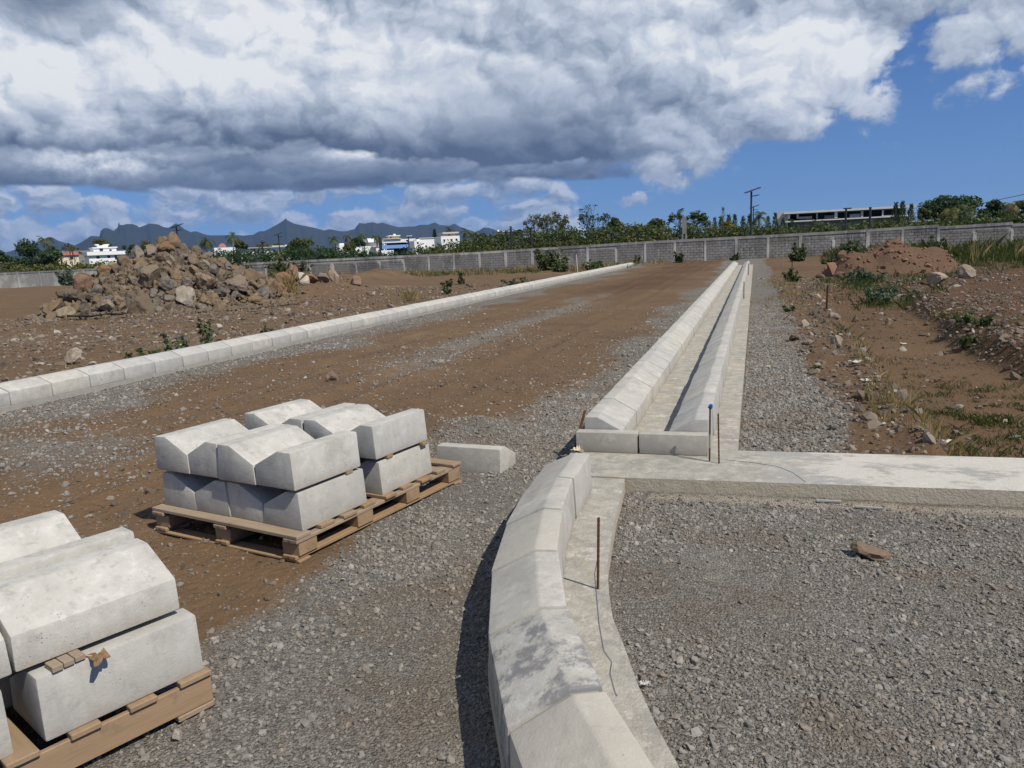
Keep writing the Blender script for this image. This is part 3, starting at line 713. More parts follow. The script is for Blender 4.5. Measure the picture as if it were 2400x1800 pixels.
# crumpled paper scrap caught under the top block
def scrap(name,label,cat,p,size,m,seed,flat=.35,rot=0):
    rnd=random.Random(seed); bm=bmesh.new(); bmesh.ops.create_grid(bm,x_segments=6,y_segments=6,size=.5)
    for v_ in bm.verts:
        a=math.atan2(v_.co.y,v_.co.x); r_=1+.25*math.sin(3*a+seed)+.15*math.sin(7*a)
        v_.co.x*=size*r_*(1+rnd.uniform(-.1,.1)); v_.co.y*=size*.7*r_*(1+rnd.uniform(-.1,.1)); v_.co.z=size*flat*abs(rnd.gauss(0,.35))
    ret=bmesh.ops.solidify(bm,geom=bm.faces[:],thickness=.003)
    me=bpy.data.meshes.new(name); bm.to_mesh(me); bm.free(); me.materials.append(m)
    return tag(link_obj(name,me,None,p,(0,0,rot)),label,cat)
scrap('paper_scrap','torn brown paper caught between the two right blocks of the corner pallet','paper',PB(.0,-.36,ZB+LH-.002),.075,M['bag'],3,.3,rB)

# ------------------------------------------------------------------ boundary wall of concrete blocks
def gz(x,y): return float(HT(np.array([x]),np.array([y]))[0])
WX0,WY0,WDX,WDY=-36.48,62.37,2.3384,.0393
NP0,NP1=-4,26
def wall_top(k): return float(np.interp(k,[-4,0,6,12,16,18,21],[1.52,1.55,1.58,1.82,1.88,1.92,2.06])) if k<=21 else 1.93
def wpt(k): return Vector((WX0+WDX*k,WY0+WDY*k,0))
wd=Vector((WDX,WDY,0)).normalized(); wrot=math.atan2(wd.y,wd.x); wn=Vector((-wd.y,wd.x,0))
wall=thing('boundary_wall','long grey concrete block wall with pale posts across the end of the road','wall',(0,0,0))
rw=random.Random(5)
bmesh_w=MB().box(-.205,.205,-.016,.05,-.081,.081).mesh('wall_block',M['block'])
far=MB(); nblk=0; blocks=[]
for k in range(NP0,NP1):
    a=wpt(k); b_=wpt(k+1); top=min(wall_top(k),wall_top(k+1)) if k<21 else 1.93; top0=wall_top(k)
    zb=-.55
    # mortar core: its face is set back behind the blocks
    core=MB(); L=(b_-a).length
    core.box(0,L,.012,.17,zb,min(wall_top(k),wall_top(k+1))-.10)
    o=core.build('mortar_bed',M['wmortar'],wall,loc=a,rot=(0,0,wrot))
    # coping beam, following the slope of the wall
    t0,t1=wall_top(k),wall_top(k+1)
    if k==20: t1=2.06
    if k==21: t0,t1=1.93,1.95
    if k==22: t0,t1=1.96,1.99
    if k>=23: t0,t1=1.88,1.86
    cp=MB(); cp.add([(0,-.03,t0-.20),(L,-.03,t1-.20),(L,.2,t1-.20),(0,.2,t0-.20),(0,-.03,t0),(L,-.03,t1),(L,.2,t1),(0,.2,t0)],[(0,3,2,1),(4,5,6,7),(0,1,5,4),(1,2,6,5),(2,3,7,6),(3,0,4,7)])
    cp.build('coping_beam',M['pillar'],wall,loc=a,rot=(0,0,wrot))
    # post: some stop short of the top, some are half plastered over
    ph=top0-.19-(rw.choice((0,0,0,.35,.5)) if k not in (4,15,16) else 0)
    pw=rw.uniform(.17,.24)
    pm=M['pillar'] if rw.random()<.72 else M['wmortar']
    pp=MB().box(-pw/2,pw/2,-.035,.16,zb,ph).mesh('post',pm); bevel_mesh(pp,.012,1)
    link_obj('post',pp,wall,(a.x,a.y,0),(0,0,wrot))
    for c in range(12):
        z=-.42+.2*c+.09
        if z+.09>min(t0,t1)-.2: break
        xs=.12+(.215 if c%2 else 0.0); first=True
        x=.12
        while x<L-.14:
            w=.41
            if c%2 and first: w=.195
            if x+w>L-.11: w=L-.115-x
            if w<.07: break
            blocks.append((a+wd*(x+w/2)+wn*(-.004+rw.uniform(-.004,.004)),z,w)); x+=w+.042; first=False
# largest 300 in the photograph (nearest, clear of the heap): the stretch around and right of the channel
blocks.sort(key=lambda q_: abs(q_[0].x-2.5) if q_[1]>.05 else 99+abs(q_[0].x))
for i,(p,z,w) in enumerate(blocks):
    if i<300:
        o=link_obj('wall_block',bmesh_w,wall,(p.x,p.y,z),(0,0,wrot)); o.scale=(w/.41,1,1)
    else:
        h=MB().box(-w/2,w/2,-.016,.05,-.081,.081); cs,sn=math.cos(wrot),math.sin(wrot)
        far.add([(p.x+x*cs-y*sn,p.y+x*sn+y*cs,z+zz) for x,y,zz in h.v],h.f)
o=far.build('wall_blocks',M['block'],wall); o['kind']='stuff'
# the farther wall on the left, rendered and streaked
c0=wpt(NP0); wl=thing('boundary_wall','far rendered wall on the left, behind the heap of boulders','wall',(0,0,0))
pts=[Vector((c0.x,c0.y,0)),Vector((-60,80,0)),Vector((-92,76,0)),Vector((-125,70,0))]
for a,b_ in zip(pts[:-1],pts[1:]):
    L=(b_-a).length; r_=math.atan2(b_.y-a.y,b_.x-a.x); n_=max(1,int(L/3.2)); 
    m_=MB().box(0,L,-.17,0,-.9,1.42); m_.build('render_panel',M['wmortar'],wl,loc=a,rot=(0,0,r_))
    MB().box(0,L,-.2,.035,1.422,1.60).build('coping_beam',M['pillar'],wl,loc=a,rot=(0,0,r_))
    for i in range(n_):
        link_obj('post',MB().box(-.12,.12,.001,.04,-.9,1.42).mesh('post',M['pillar']),wl,a+(b_-a)*(i+.5)/n_,(0,0,r_))

# ------------------------------------------------------------------ rocks
def rock_mesh(name,seed,m,sub=2,cuts=7,rough=.10,flat=1.0):
    """a lump split by a few planes, the way blasted stone breaks"""
    rnd=random.Random(seed); bm=bmesh.new(); bmesh.ops.create_icosphere(bm,subdivisions=sub,radius=1.0)
    for _ in range(cuts):
        n=Vector((rnd.gauss(0,1),rnd.gauss(0,1),rnd.gauss(0,1))).normalized(); d=rnd.uniform(.45,.85)
        for v in bm.verts:
            e=v.co.dot(n)-d
            if e>0: v.co-=n*e
    for v in bm.verts:
        v.co+=v.co.normalized()*rough*(mnoise.noise(v.co*1.9+Vector((seed*3.1,0,0)))+.55*mnoise.noise(v.co*4.7+Vector((seed*3.1,5,0)))*(sub>1)+.3*mnoise.noise(v.co*9.0+Vector((seed*3.1,9,0)))*(sub>2)); v.co.z*=flat
    me=bpy.data.meshes.new(name); bm.to_mesh(me); bm.free(); me.materials.append(m); return me
ROCKS=[rock_mesh('rock',s,M['rock'],3,random.Random(s).randint(9,15),.16) for s in range(16)]
def rock(parent,p,r,rnd,name='rock',me=None):
    sx,sy,sz=[r*rnd.uniform(.7,1.35) for _ in range(3)]
    o=link_obj(name,me or rnd.choice(ROCKS),parent,p,(rnd.uniform(0,6.3),rnd.uniform(0,6.3),rnd.uniform(0,6.3)),(sx,sy,sz*.85)); return o
# heap of boulders
HC=Vector((-19.9,23.2,0)); heap=thing('rubble_heap','tall heap of brown boulders beside the road on the left','rubble heap',(HC.x,HC.y,gz(HC.x,HC.y)))
def heap_h(x,y):                                      # heap profile about its centre
    ang=.69; u=x*math.cos(ang)+y*math.sin(ang); w=-x*math.sin(ang)+y*math.cos(ang)   # u across the view, to the right
    r_=math.hypot((u+.30)/4.3,w/3.4)
    return 2.42*max(0,1-r_**1.08)+.22*math.exp(-((u-2.4)/1.3)**2-(w/1.5)**2)+.16*math.exp(-((u+2.9)/1.0)**2-((w)/1.5)**2)
def heap_uw(u,w): ang=.69; return (u*math.cos(ang)-w*math.sin(ang),u*math.sin(ang)+w*math.cos(ang))
gxs=np.linspace(-5.2,5.2,70); GX,GY=np.meshgrid(gxs,gxs); NZ=.14*fbm(GX,GY,2.2,3,77)
cv=[(xx,yy,heap_h(xx,yy)-.34+NZ[b_,a_]) for b_,yy in enumerate(gxs) for a_,xx in enumerate(gxs)]
n=70; i=np.arange(n-1)[:,None]*n+np.arange(n-1)[None,:]; f=np.stack([i,i+1,i+n+1,i+n],-1).reshape(-1,4)
m_,t_n,b_n=mat('rubble fines'); nn=nz(t_n,ocoord(t_n),9,5,.7); setc(t_n,b_n,mixc(t_n,nn,(.06,.045,.033),(.17,.125,.09)),.95); bump(t_n,b_n,nn,.8,.06); M['fines']=m_
link_obj('rubble_core',me_np('rubble_core',cv,f,M['fines'],False),heap)
rr_=random.Random(21); placed=[]
def try_rock(u,w,r,sink=.25,me=None):
    x,y=heap_uw(u,w); z=heap_h(x,y)-.12+r*(1-sink)*.55
    for (a,b,c,rad) in placed:
        if (a-x)**2+(b-y)**2+(c-z)**2<((rad+r)*.62)**2: return None
    placed.append((x,y,z,r)); return rock(heap,(x,y,z),r,rr_,me=me)
# a few boulders that stand out
for (u,w,r,white,rust) in ((-.05,-.1,.40,.0,0),(-1.25,-.25,.40,.15,0),(-3.05,-1.0,.46,0,.75),(-3.0,-.3,.38,0,.5),(1.9,-1.9,.62,.1,.15),(-3.9,-1.4,.52,0,.1),(2.5,-.9,.42,0,.2),(-.9,-1.9,.5,0,0),(.9,-2.1,.55,.1,.2),(-2.2,-2.6,.45,.3,0),(.2,-2.9,.5,.6,0),(3.4,-.5,.45,.1,.9),(-.3,-.4,.3,0,.9)):
    o=try_rock(u,w,r*.85,.15)
    if o: o['white']=white; o['rust']=rust
cnt=len(placed); tries=0
while cnt<298 and tries<12000:
    tries+=1; u=rr_.uniform(-4.7,3.9); w=rr_.uniform(-3.7,.5)
    if math.hypot((u+.4)/4.4,w/3.7)>1: continue
    r=min(.50,max(.13,rr_.lognormvariate(-1.66,.34)))
    if tries>1800: r=min(r,.22)
    if try_rock(u,w,r,.3): cnt+=1; heap.children[-1]['white']=rr_.choice((0,0,0,0,0,.35,.8)); heap.children[-1]['rust']=rr_.choice((0,0,0,0,.3,.8))
# small stuff between the boulders
mb=MB()
for q_ in range(4200):
    u=rr_.gauss(-.3,2.3); w=rr_.uniform(-4.1,1.2)
    if math.hypot(u/5.0,w/4.2)>1: continue
    x,y=heap_uw(u,w); z=max(heap_h(x,y)-.16,(gz(HC.x+x,HC.y+y)-heap.location.z) if q_%6==0 else 0)+.02; r=rr_.uniform(.05,.17)*(1 if math.hypot(u/4.4,w/3.4)<1 else .55)
    s0=rr_.choice(ROCKS[:5]); 
    rot=Matrix.Rotation(rr_.uniform(0,6),3,'X')@Matrix.Rotation(rr_.uniform(0,6),3,'Z')
    if q_%3==0 or True:
        oct_=[(1,0,0),(-1,0,0),(0,1,0),(0,-1,0),(0,0,1),(0,0,-1)]
        mb.add([Vector((x,y,z))+rot@(Vector(p)*r*rr_.uniform(.6,1.2)) for p in oct_],[(0,2,4),(2,1,4),(1,3,4),(3,0,4),(2,0,5),(1,2,5),(3,1,5),(0,3,5)])
o=mb.build('rubble_stones',M['rock'],heap); o['kind']='stuff'
# boulders lying past the heap, towards the wall
GR='boulders strewn past the heap'
for u,v,r,wh,ru,lab in ((620,690,.42,0,.9,'orange boulder at the right shoulder of the rubble heap'),(688,672,.55,.0,.9,'long flat rust-coloured boulder right of the rubble heap'),(700,700,.42,1,0,'pale boulder with a white face right of the rubble heap'),(778,668,.5,.6,.6,'white and orange boulder at the end of the boulder row'),(648,708,.36,.2,.2,'brown boulder in front of the dry weeds past the heap'),(665,640,.5,0,.8,'rounded orange boulder behind the dark bush'),(728,700,.38,.1,.6,'reddish boulder between the two white-faced boulders'),(757,690,.36,.2,.3,'brown boulder beside the white and orange boulder'),(595,712,.4,0,.2,'grey brown boulder at the foot of the dark bush'),(835,664,.4,.1,.8,'orange boulder against the wall past the boulder row')):
    Y_=24.5+(u-600)*.035; p=at(u,v,Y_); o=rock(None,(p.x,p.y,gz(p.x,p.y)+r*.38),r,rr_); o['white']=wh; o['rust']=ru; tag(o,lab,'boulder',GR)
# stones of note on the ground
for u,v,r,wh,ru,lab in ((2040,1306,.062,.25,.45,'fist-sized orange and grey rock on the gravel at right'),(352,1156,.045,.0,.1,'small dark round stone on the earth left of the middle pallet'),(780,892,.10,.1,.5,'broken brown stone in the middle of the road'),(170,852,.17,.7,.1,'pale boulder just behind the left kerb'),(2084,762,.10,.1,0,'dark stone standing alone on the bare lower ground'),(2005,755,.11,0,.1,'dark stone at the edge of the earth ledge'),(2193,666,.28,.5,.1,'round pale boulder at the edge of the tall grass'),(2265,656,.30,.3,.1,'low pale boulder right of the round boulder by the grass'),(418,1685+48,.03,1,0,'white chip of stone near the corner pallet'),(1405,1085,.035,.0,0,'small grey stone on the footing near the kerb end'),(1862,797,.09,0,.1,'small brown stone beside the gravel strip'),(1960,810,.11,.4,0,'flat grey stone on the rough shoulder')):
    p=gp(u,v,0); zz=gz(p.x,p.y); p=gp(u,v,zz); o=rock(None,(p.x,p.y,zz+r*.45),r,rr_); o['white']=wh; o['rust']=ru; tag(o,lab,'stone')
    if u==2040: o.rotation_euler=(.15,.1,-.25); o.scale=(.098,.062,.048); o.location.z=zz+.028

# ------------------------------------------------------------------ heap of red soil
SH=Vector((4.95,33.2,0)); soil=thing('soil_heap','heap of red brown soil and clods in front of the wall at right','soil heap',(SH.x,SH.y,gz(SH.x,SH.y)-.1))
def sh_h(x,y):
    r_=math.hypot(x/2.75,y/2.3); return 1.34*max(0,1-r_)**.95*(1+.25*float(fbm(np.array([x]),np.array([y]),.9,3,81)[0]))+.42*math.exp(-((x+1.6)/.6)**2-((y+.8)/.7)**2)+.34*float(fbm(np.array([x]),np.array([y]),1.6,5,82,.62)[0])+.45*math.exp(-((x-1.9)/.8)**2-((y-.3)/.9)**2)
gx=np.linspace(-3.3,3.5,60); gy=np.linspace(-2.8,2.8,50)
cv=[(x,y,sh_h(x,y)-.12*max(0,math.hypot(x/3.1,y/2.6))**4) for y in gy for x in gx]; i=np.arange(49)[:,None]*60+np.arange(59)[None,:]
m_,t_n,b_n=mat('red spoil'); pz=ocoord(t_n); n1=nz(t_n,pz,2.2,5,.65); n2=nz(t_n,pz,12,5,.7)
setc(t_n,b_n,mixc(t_n,n2,mixc(t_n,n1,(.062,.034,.021),(.125,.068,.040)),(.155,.100,.066)),.95); bump(t_n,b_n,n2+n1,.9,.05); M['spoil']=m_
link_obj('soil_body',me_np('soil_body',cv,np.stack([i,i+1,i+61,i+60],-1).reshape(-1,4),M['spoil'],True),soil)
CL=[rock_mesh('clod',60+s,M['clod'],2,10,.28) for s in range(6)]
for q_ in range(240):
    a=rr_.uniform(0,2*PI); d=rr_.random()**.6; x=d*2.9*math.cos(a); y=d*2.4*math.sin(a); y=-abs(y) if rr_.random()<.75 else y
    r=min(.15,rr_.lognormvariate(-3.15,.5)); rock(soil,(x,y,sh_h(x,y)+r*.1),r,rr_,'clod',rr_.choice(CL))
for (x,y,r) in ((.25,-.2,.20),(-2.1,-1.0,.32),(-1.75,-.7,.26),(-2.5,-1.3,.30),(-1.9,-1.9,.20),(-1.2,-1.6,.16),(-.55,-.9,.16)):
    rock(soil,(x,y,max(sh_h(x,y),0)+r*.12),r,rr_,'clod',rr_.choice(CL))

# ------------------------------------------------------------------ gravel (tens of thousands of stones, instanced)
PEB=[]
for s in range(6):
    me=rock_mesh('pebble',90+s,M['gravel'],1,5,.10,.62); PEB.append(bpy.data.objects.new('pebble',me))
PEBD=[]
for s in range(3):
    me=rock_mesh('earth_pebble',110+s,M['grit'],1,5,.10,.7); PEBD.append(bpy.data.objects.new('earth_pebble',me))
def scatter(name,label,cat,pts,rad,src,tilt=.5):
    """pts (n,3); one object that carries the points, the stones are instances"""
    n=len(pts); rng=np.random.default_rng(n)
    m=bpy.data.meshes.new(name); m.vertices.add(n); m.vertices.foreach_set('co',np.asarray(pts,np.float32).ravel())
    a=m.attributes.new('rot','FLOAT_VECTOR','POINT'); r_=np.stack([rng.normal(0,tilt,n),rng.normal(0,tilt,n),rng.uniform(0,6.283,n)],-1); a.data.foreach_set('vector',r_.astype(np.float32).ravel())
    a=m.attributes.new('scl','FLOAT_VECTOR','POINT'); s=rad[:,None]*rng.uniform(.7,1.35,(n,3)); a.data.foreach_set('vector',s.astype(np.float32).ravel())
    a=m.attributes.new('var','INT','POINT'); a.data.foreach_set('value',rng.integers(0,len(src),n).astype(np.int32))
    g=bpy.data.node_groups.new(name,'GeometryNodeTree'); g.interface.new_socket('Geometry',in_out='INPUT',socket_type='NodeSocketGeometry'); g.interface.new_socket('Geometry',in_out='OUTPUT',socket_type='NodeSocketGeometry')
    gi=g.nodes.new('NodeGroupInput'); go=g.nodes.new('NodeGroupOutput'); jn=g.nodes.new('GeometryNodeJoinGeometry')
    def na(nm,tp): q=g.nodes.new('GeometryNodeInputNamedAttribute'); q.data_type=tp; q.inputs[0].default_value=nm; return q.outputs[0]
    rot=na('rot','FLOAT_VECTOR'); scl=na('scl','FLOAT_VECTOR'); var=na('var','INT')
    e2r=g.nodes.new('FunctionNodeEulerToRotation'); g.links.new(rot,e2r.inputs[0])
    for k,so_ in enumerate(src):
        ip=g.nodes.new('GeometryNodeInstanceOnPoints'); oi=g.nodes.new('GeometryNodeObjectInfo'); oi.inputs['Object'].default_value=so_; oi.inputs['As Instance'].default_value=True
        cm=g.nodes.new('FunctionNodeCompare'); cm.data_type='INT'; cm.operation='EQUAL'; g.links.new(var,cm.inputs[2]); cm.inputs[3].default_value=k
        g.links.new(gi.outputs[0],ip.inputs['Points']); g.links.new(cm.outputs[0],ip.inputs['Selection']); g.links.new(oi.outputs['Geometry'],ip.inputs['Instance'])
        g.links.new(e2r.outputs[0],ip.inputs['Rotation']); g.links.new(scl,ip.inputs['Scale']); g.links.new(ip.outputs[0],jn.inputs[0])
    g.links.new(jn.outputs[0],go.inputs[0])
    o=link_obj(name,m); md=o.modifiers.new('stones','NODES'); md.node_group=g
    return tag(o,label,cat,kind='stuff')
rg=np.random.default_rng(3)
def area(x0,x1,y0,y1,dens,keep,mu,sg,lo,hi):
    n=int((x1-x0)*(y1-y0)*dens); x=rg.uniform(x0,x1,n); y=rg.uniform(y0,y1,n)
    k=rg.random(n)<keep(x,y); x,y=x[k],y[k]; r_=np.clip(rg.lognormal(math.log(mu),sg,len(x)),lo,hi)
    return np.stack([x,y,HT(x,y)+r_*.12],-1),r_
def curve_x(y): return np.interp(y,[.56,1.0,1.46,1.96,2.5,3.04,3.63,4.22,4.79],[.3,-.09,-.42,-.705,-.945,-1.123,-1.245,-1.31,-1.34])
def curve_r(y): return np.interp(y,[.9,1.32,1.72,2.11,2.33,2.55,2.81,3.02,3.53,4.29,4.99],[.62,.3,.02,-.2,-.3,-.39,-.48,-.56,-.68,-.77,-.83])
clump=lambda x,y,s,sd: np.clip(.5+2.2*fbm(x,y,s,3,sd),0,1)
A1=area(-.9,3.2,1.2,5.0,6800,lambda x,y:(x>curve_r(y)+.01)*(y<4.98+.045*x)*(.12+.88*clump(x,y,1.1,91))*np.clip(GRAV(x,y)*1.2-.15,0.15,1)*(1-.8*np.clip(PALE(x,y)*1.2,0,1)),.0060,.50,.003,.020)
scatter('gravel','loose grey crushed stone over the yard right of the curved kerb','gravel',A1[0],A1[1],PEB)
A2=area(-3.6,-.4,1.1,8.5,4600,lambda x,y:np.where(y<4.85,x<curve_x(y)-.005,x<-1.34)*np.clip(GRAV(x,y)*1.5-.45,0,1)*(.15+.85*clump(x,y,1.0,92)),.0074,.46,.0035,.020)
scatter('gravel','loose grey crushed stone left of the curved kerb','gravel',A2[0],A2[1],PEB)
A3=area(-.1,1.4,5.9,20,1900,lambda x,y:np.clip(GRAV(x,y)*1.4-.3,0.02,1)*np.clip(10/y,.2,1),.011,.42,.005,.026)
scatter('gravel','strip of grey crushed stone along the right side of the channel','gravel',A3[0],A3[1],PEB)
A4=area(-8.6,-1.36,2.2,22,800,lambda x,y:np.clip(GRAV(x,y)*1.2,.03,1)*np.clip(7/y,.12,1)*((x<-2.6)|(y>7)),.0098,.52,.004,.045)
scatter('gravel','scattered crushed stone on the unfinished road','gravel',A4[0],A4[1],PEB)
A5=area(-8.5,-1.6,1.3,15,480,lambda x,y:np.clip(1.1-GRAV(x,y)*1.3,0.1,1)*.8*np.clip(6/y,.15,1)*(.3+.7*clump(x,y,.8,97)),.008,.55,.004,.032)
A6=area(-24,-9.1,8,34,110,lambda x,y:np.clip(14/y,.2,1)*(.25+.75*clump(x,y,.5,93)),.022,.6,.008,.12)
A7=area(.6,9,5.95,34,260,lambda x,y:np.clip(10/y,.2,1)*(.2+.8*clump(x,y,.7,94)+.6*np.exp(-((x-xl_(y))/.25)**2)+.8*np.exp(-((x-xr_(y))/.3)**2))*np.where((x>xl_(y)+.25)&(x<xr_(y)-.2)&(y<22),.18,1),.017,.65,.006,.12)
P_=np.concatenate([A5[0],A6[0],A7[0]]); R_=np.concatenate([A5[1],A6[1],A7[1]])
scatter('pebbles','small earthy pebbles and clods strewn over the bare soil','pebbles',P_,R_,PEBD)

# ------------------------------------------------------------------ plants: leaf clouds, limbs, palms, tufts
def leaf_cloud(rng,centres,radii,n,size,flat=.8,shell=.55,up=.3,asp=.55):
    """n rhombic leaves spread through blobs; returns verts, quads, tint"""
    centres=np.asarray(centres,float); radii=np.asarray(radii,float)
    if radii.ndim==1: radii=np.stack([radii,radii,radii*flat],-1)
    w=radii[:,0]*radii[:,1]; k=rng.choice(len(centres),n,p=w/w.sum())
    d=rng.normal(size=(n,3)); d/=np.linalg.norm(d,axis=1)[:,None]
    r=rng.random(n)**(1-shell*.8)
    p=centres[k]+d*radii[k]*r[:,None]
    nrm=d+rng.normal(0,.8,(n,3))+np.array([0,0,up]); nrm/=np.linalg.norm(nrm,axis=1)[:,None]
    a=np.cross(nrm,rng.normal(size=(n,3))); a/=np.linalg.norm(a,axis=1)[:,None]+1e-9; b=np.cross(nrm,a)
    s=size*rng.uniform(.6,1.4,n)[:,None]
    v=np.stack([p-a*s,p-b*s*asp+nrm*s*.12,p+a*s,p+b*s*asp+nrm*s*.12],1).reshape(-1,3)
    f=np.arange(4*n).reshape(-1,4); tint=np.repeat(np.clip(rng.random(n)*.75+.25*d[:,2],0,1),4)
    return v,f,tint
def cat_np(parts):
    vs,fs,ts=[],[],[]; b=0
    for v,f,t in parts: vs.append(v); fs.append(f+b); ts.append(t); b+=len(v)
    return np.concatenate(vs),np.concatenate(fs),np.concatenate(ts)
def limbs(mb,rnd,p,d,L,r,depth,tips,spread=.55,up=.25,n=5):
    q=p+d*L; mid=(p+q)/2+Vector((rnd.gauss(0,.06),rnd.gauss(0,.06),rnd.gauss(0,.03)))*L
    mb.tube([p,mid,q],[r,r*.82,r*.66],n,cap=False)
    if depth==0: tips.append(q); return
    for k in range(rnd.choice((2,3,3))):
        nd=(d+Vector((rnd.gauss(0,spread),rnd.gauss(0,spread),rnd.gauss(up*.4,spread*.5)))).normalized()
        limbs(mb,rnd,q,nd,L*rnd.uniform(.62,.85),r*.62,depth-1,tips,spread,up,max(3,n-1))
GZ=-1.2
def place(u,vtop,Y,base=GZ):
    p=at(u,vtop,Y); dist=math.hypot(p.x,p.y)*1.0; return Vector((p.x,p.y,base)),p.z-base,math.hypot(p.x,p.y)/1800*1.02
def tree(name,label,u,vtop,Y,wpx,leafm,n=900,lsize=.22,lobes=9,crown=.62,seed=1,group=None,sparse=False,depth=3,cat='tree',squash=.75,bark='bark'):
    rnd=random.Random(seed); rng=np.random.default_rng(seed); base,h,s=place(u,vtop,Y); W_=wpx*s/2*(1.0 if sparse else 1.22)
    t=thing(name,label,cat,base,rnd.uniform(0,6),group); mb=MB(); tips=[]
    if sparse:
        th=h*.38; mb.tube([(0,0,0),(rnd.uniform(-.2,.2),rnd.uniform(-.2,.2),th)],[.06*h**.7,.045*h**.7],7,cap=False)
        sp=W_/(h*.62)
        for k in range(5):
            a=2*PI*k/5+rnd.uniform(-.4,.4); d=Vector((math.cos(a)*sp*1.1,math.sin(a)*sp*1.1,1)).normalized()
            limbs(mb,rnd,Vector((0,0,th*rnd.uniform(.8,1))),d,h*.26,.030*h**.7,depth,tips,.42,.3)
        zt=max(q.z for q in tips); k_=h/zt; xt=max(math.hypot(q.x,q.y) for q in tips); kx=W_/xt
        mb.v=[(x*kx,y*kx,z*k_) for x,y,z in mb.v]; tips=[Vector((q.x*kx,q.y*kx,q.z*k_)) for q in tips]
        mb.build('trunk',M[bark],t)
        c=[tuple(q) for q in tips]; r_=np.full(len(c),W_*.10)
    else:
        th=h*(1-crown)*1.1; mb.tube([(0,0,0),(rnd.uniform(-.15,.15),rnd.uniform(-.15,.15),th*.5),(0,0,max(th,.5)+h*crown*.3)],[.05*h**.8,.04*h**.8,.02*h**.8],7,cap=False)
        for k in range(4):
            a=2*PI*k/4+rnd.uniform(-.5,.5); limbs(mb,rnd,Vector((0,0,th*.8)),Vector((math.cos(a)*.8,math.sin(a)*.8,.8)).normalized(),W_*.5,.018*h**.8,1,tips,.4)
        mb.build('trunk',M[bark],t)
        c=[];r_=[]; cz=h-W_*squash if W_*squash*2<h*crown*1.6 else h*(1-crown/2)
        ch=h-cz
        for k in range(lobes):
            a=rnd.uniform(0,2*PI); e=rnd.uniform(-.35,1)*PI/2; q=rnd.uniform(.45,.78)
            c.append((W_*q*math.cos(a)*math.cos(e),W_*q*math.sin(a)*math.cos(e),cz+ch*q*math.sin(e))); r_.append(rnd.uniform(.26,.42)*min(W_,ch*1.2))
        c.append((0,0,cz)); r_.append(min(W_,ch)*.5)
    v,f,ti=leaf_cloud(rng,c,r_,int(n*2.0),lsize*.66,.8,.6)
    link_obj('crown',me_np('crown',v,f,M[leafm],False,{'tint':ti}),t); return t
def palm(label,u,vtop,Y,wpx,seed,leafm='lf_palm',nf=15,group=None,droop=1.0):
    rnd=random.Random(seed); base,h,s=place(u,vtop,Y); R=wpx*s/2; t=thing('palm_tree',label,'palm',base,rnd.uniform(0,6),group)
    hh=h-R*.55; lean=Vector((rnd.uniform(-.06,.06)*h,rnd.uniform(-.06,.06)*h,0))
    MB().tube([lean*(k/5)**2+Vector((0,0,hh*k/5)) for k in range(6)],[.16-.05*k/5 for k in range(6)],7).build('trunk',M['palebark'],t)
    c=lean+Vector((0,0,hh)); vs=[];fs=[];ts=[]
    for k in range(nf):
        a=2*PI*k/nf*2.4+rnd.uniform(-.3,.3); e=rnd.uniform(-.25,1.25); L=R*rnd.uniform(.95,1.25)
        dv=Vector((math.cos(a)*math.cos(e),math.sin(a)*math.cos(e),math.sin(e))); p=c.copy(); N=9; pts=[p.copy()]
        for i_ in range(N):
            dv=(dv+Vector((0,0,-.20*droop*(1+.12*i_)*(.35+math.cos(e))))).normalized(); p=p+dv*L/N; pts.append(p.copy())
        tn=rnd.random()
        for i_ in range(N):
            a0,a1=pts[i_],pts[i_+1]; d=(a1-a0).normalized(); sd=d.cross(Vector((0,0,1))); sd=sd.normalized() if sd.length>.05 else Vector((1,0,0))
            ll=L*.30*math.sin(PI*(i_+1.2)/(N+1.6))+.05
            for sg in (-1,1):
                for sub in (0,.5):
                    b=a0+(a1-a0)*sub; tip=b+(sd*sg*ll*.85+d*ll*.55+Vector((0,0,-ll*.42))); w=d*(L/N*.20)
                    i0=len(vs); vs+=[tuple(b-w),tuple(b+w),tuple(tip+w*.3),tuple(tip-w*.3)]; fs.append((i0,i0+1,i0+2,i0+3)); ts+=[tn]*4
    link_obj('fronds',me_np('fronds',np.array(vs),np.array(fs),M[leafm],False,{'tint':np.array(ts)}),t); return t
def conifer(label,u,vtop,Y,wpx,seed,leafm='lf_dark',n=700,group=None,name='casuarina_tree'):
    rnd=random.Random(seed); rng=np.random.default_rng(seed); base,h,s=place(u,vtop,Y); R=wpx*s/2; t=thing(name,label,'tree',base,0,group)
    MB().tube([(0,0,0),(0,0,h*.6),(0,0,h)],[.03*h,.02*h,.01],6).build('trunk',M['bark'],t)
    k=rng.random(n)**.8; z=h*(.25+.75*k); rr=R*(1-k)**.75*rng.random(n)**.5+.05; a=rng.random(n)*6.283
    p=np.stack([rr*np.cos(a),rr*np.sin(a),z],-1); d=np.stack([np.cos(a)*.5,np.sin(a)*.5,np.full(n,.9)],-1)+rng.normal(0,.25,(n,3)); d/=np.linalg.norm(d,axis=1)[:,None]
    b=np.cross(d,rng.normal(size=(n,3))); b/=np.linalg.norm(b,axis=1)[:,None]; L=(h*.055*rng.uniform(.6,1.4,n))[:,None]
    v=np.stack([p-b*L*.14,p+b*L*.14,p+d*L+b*L*.04,p+d*L-b*L*.04],1).reshape(-1,3)
    link_obj('crown',me_np('crown',v,np.arange(4*n).reshape(-1,4),M[leafm],False,{'tint':np.repeat(rng.random(n),4)}),t); return t
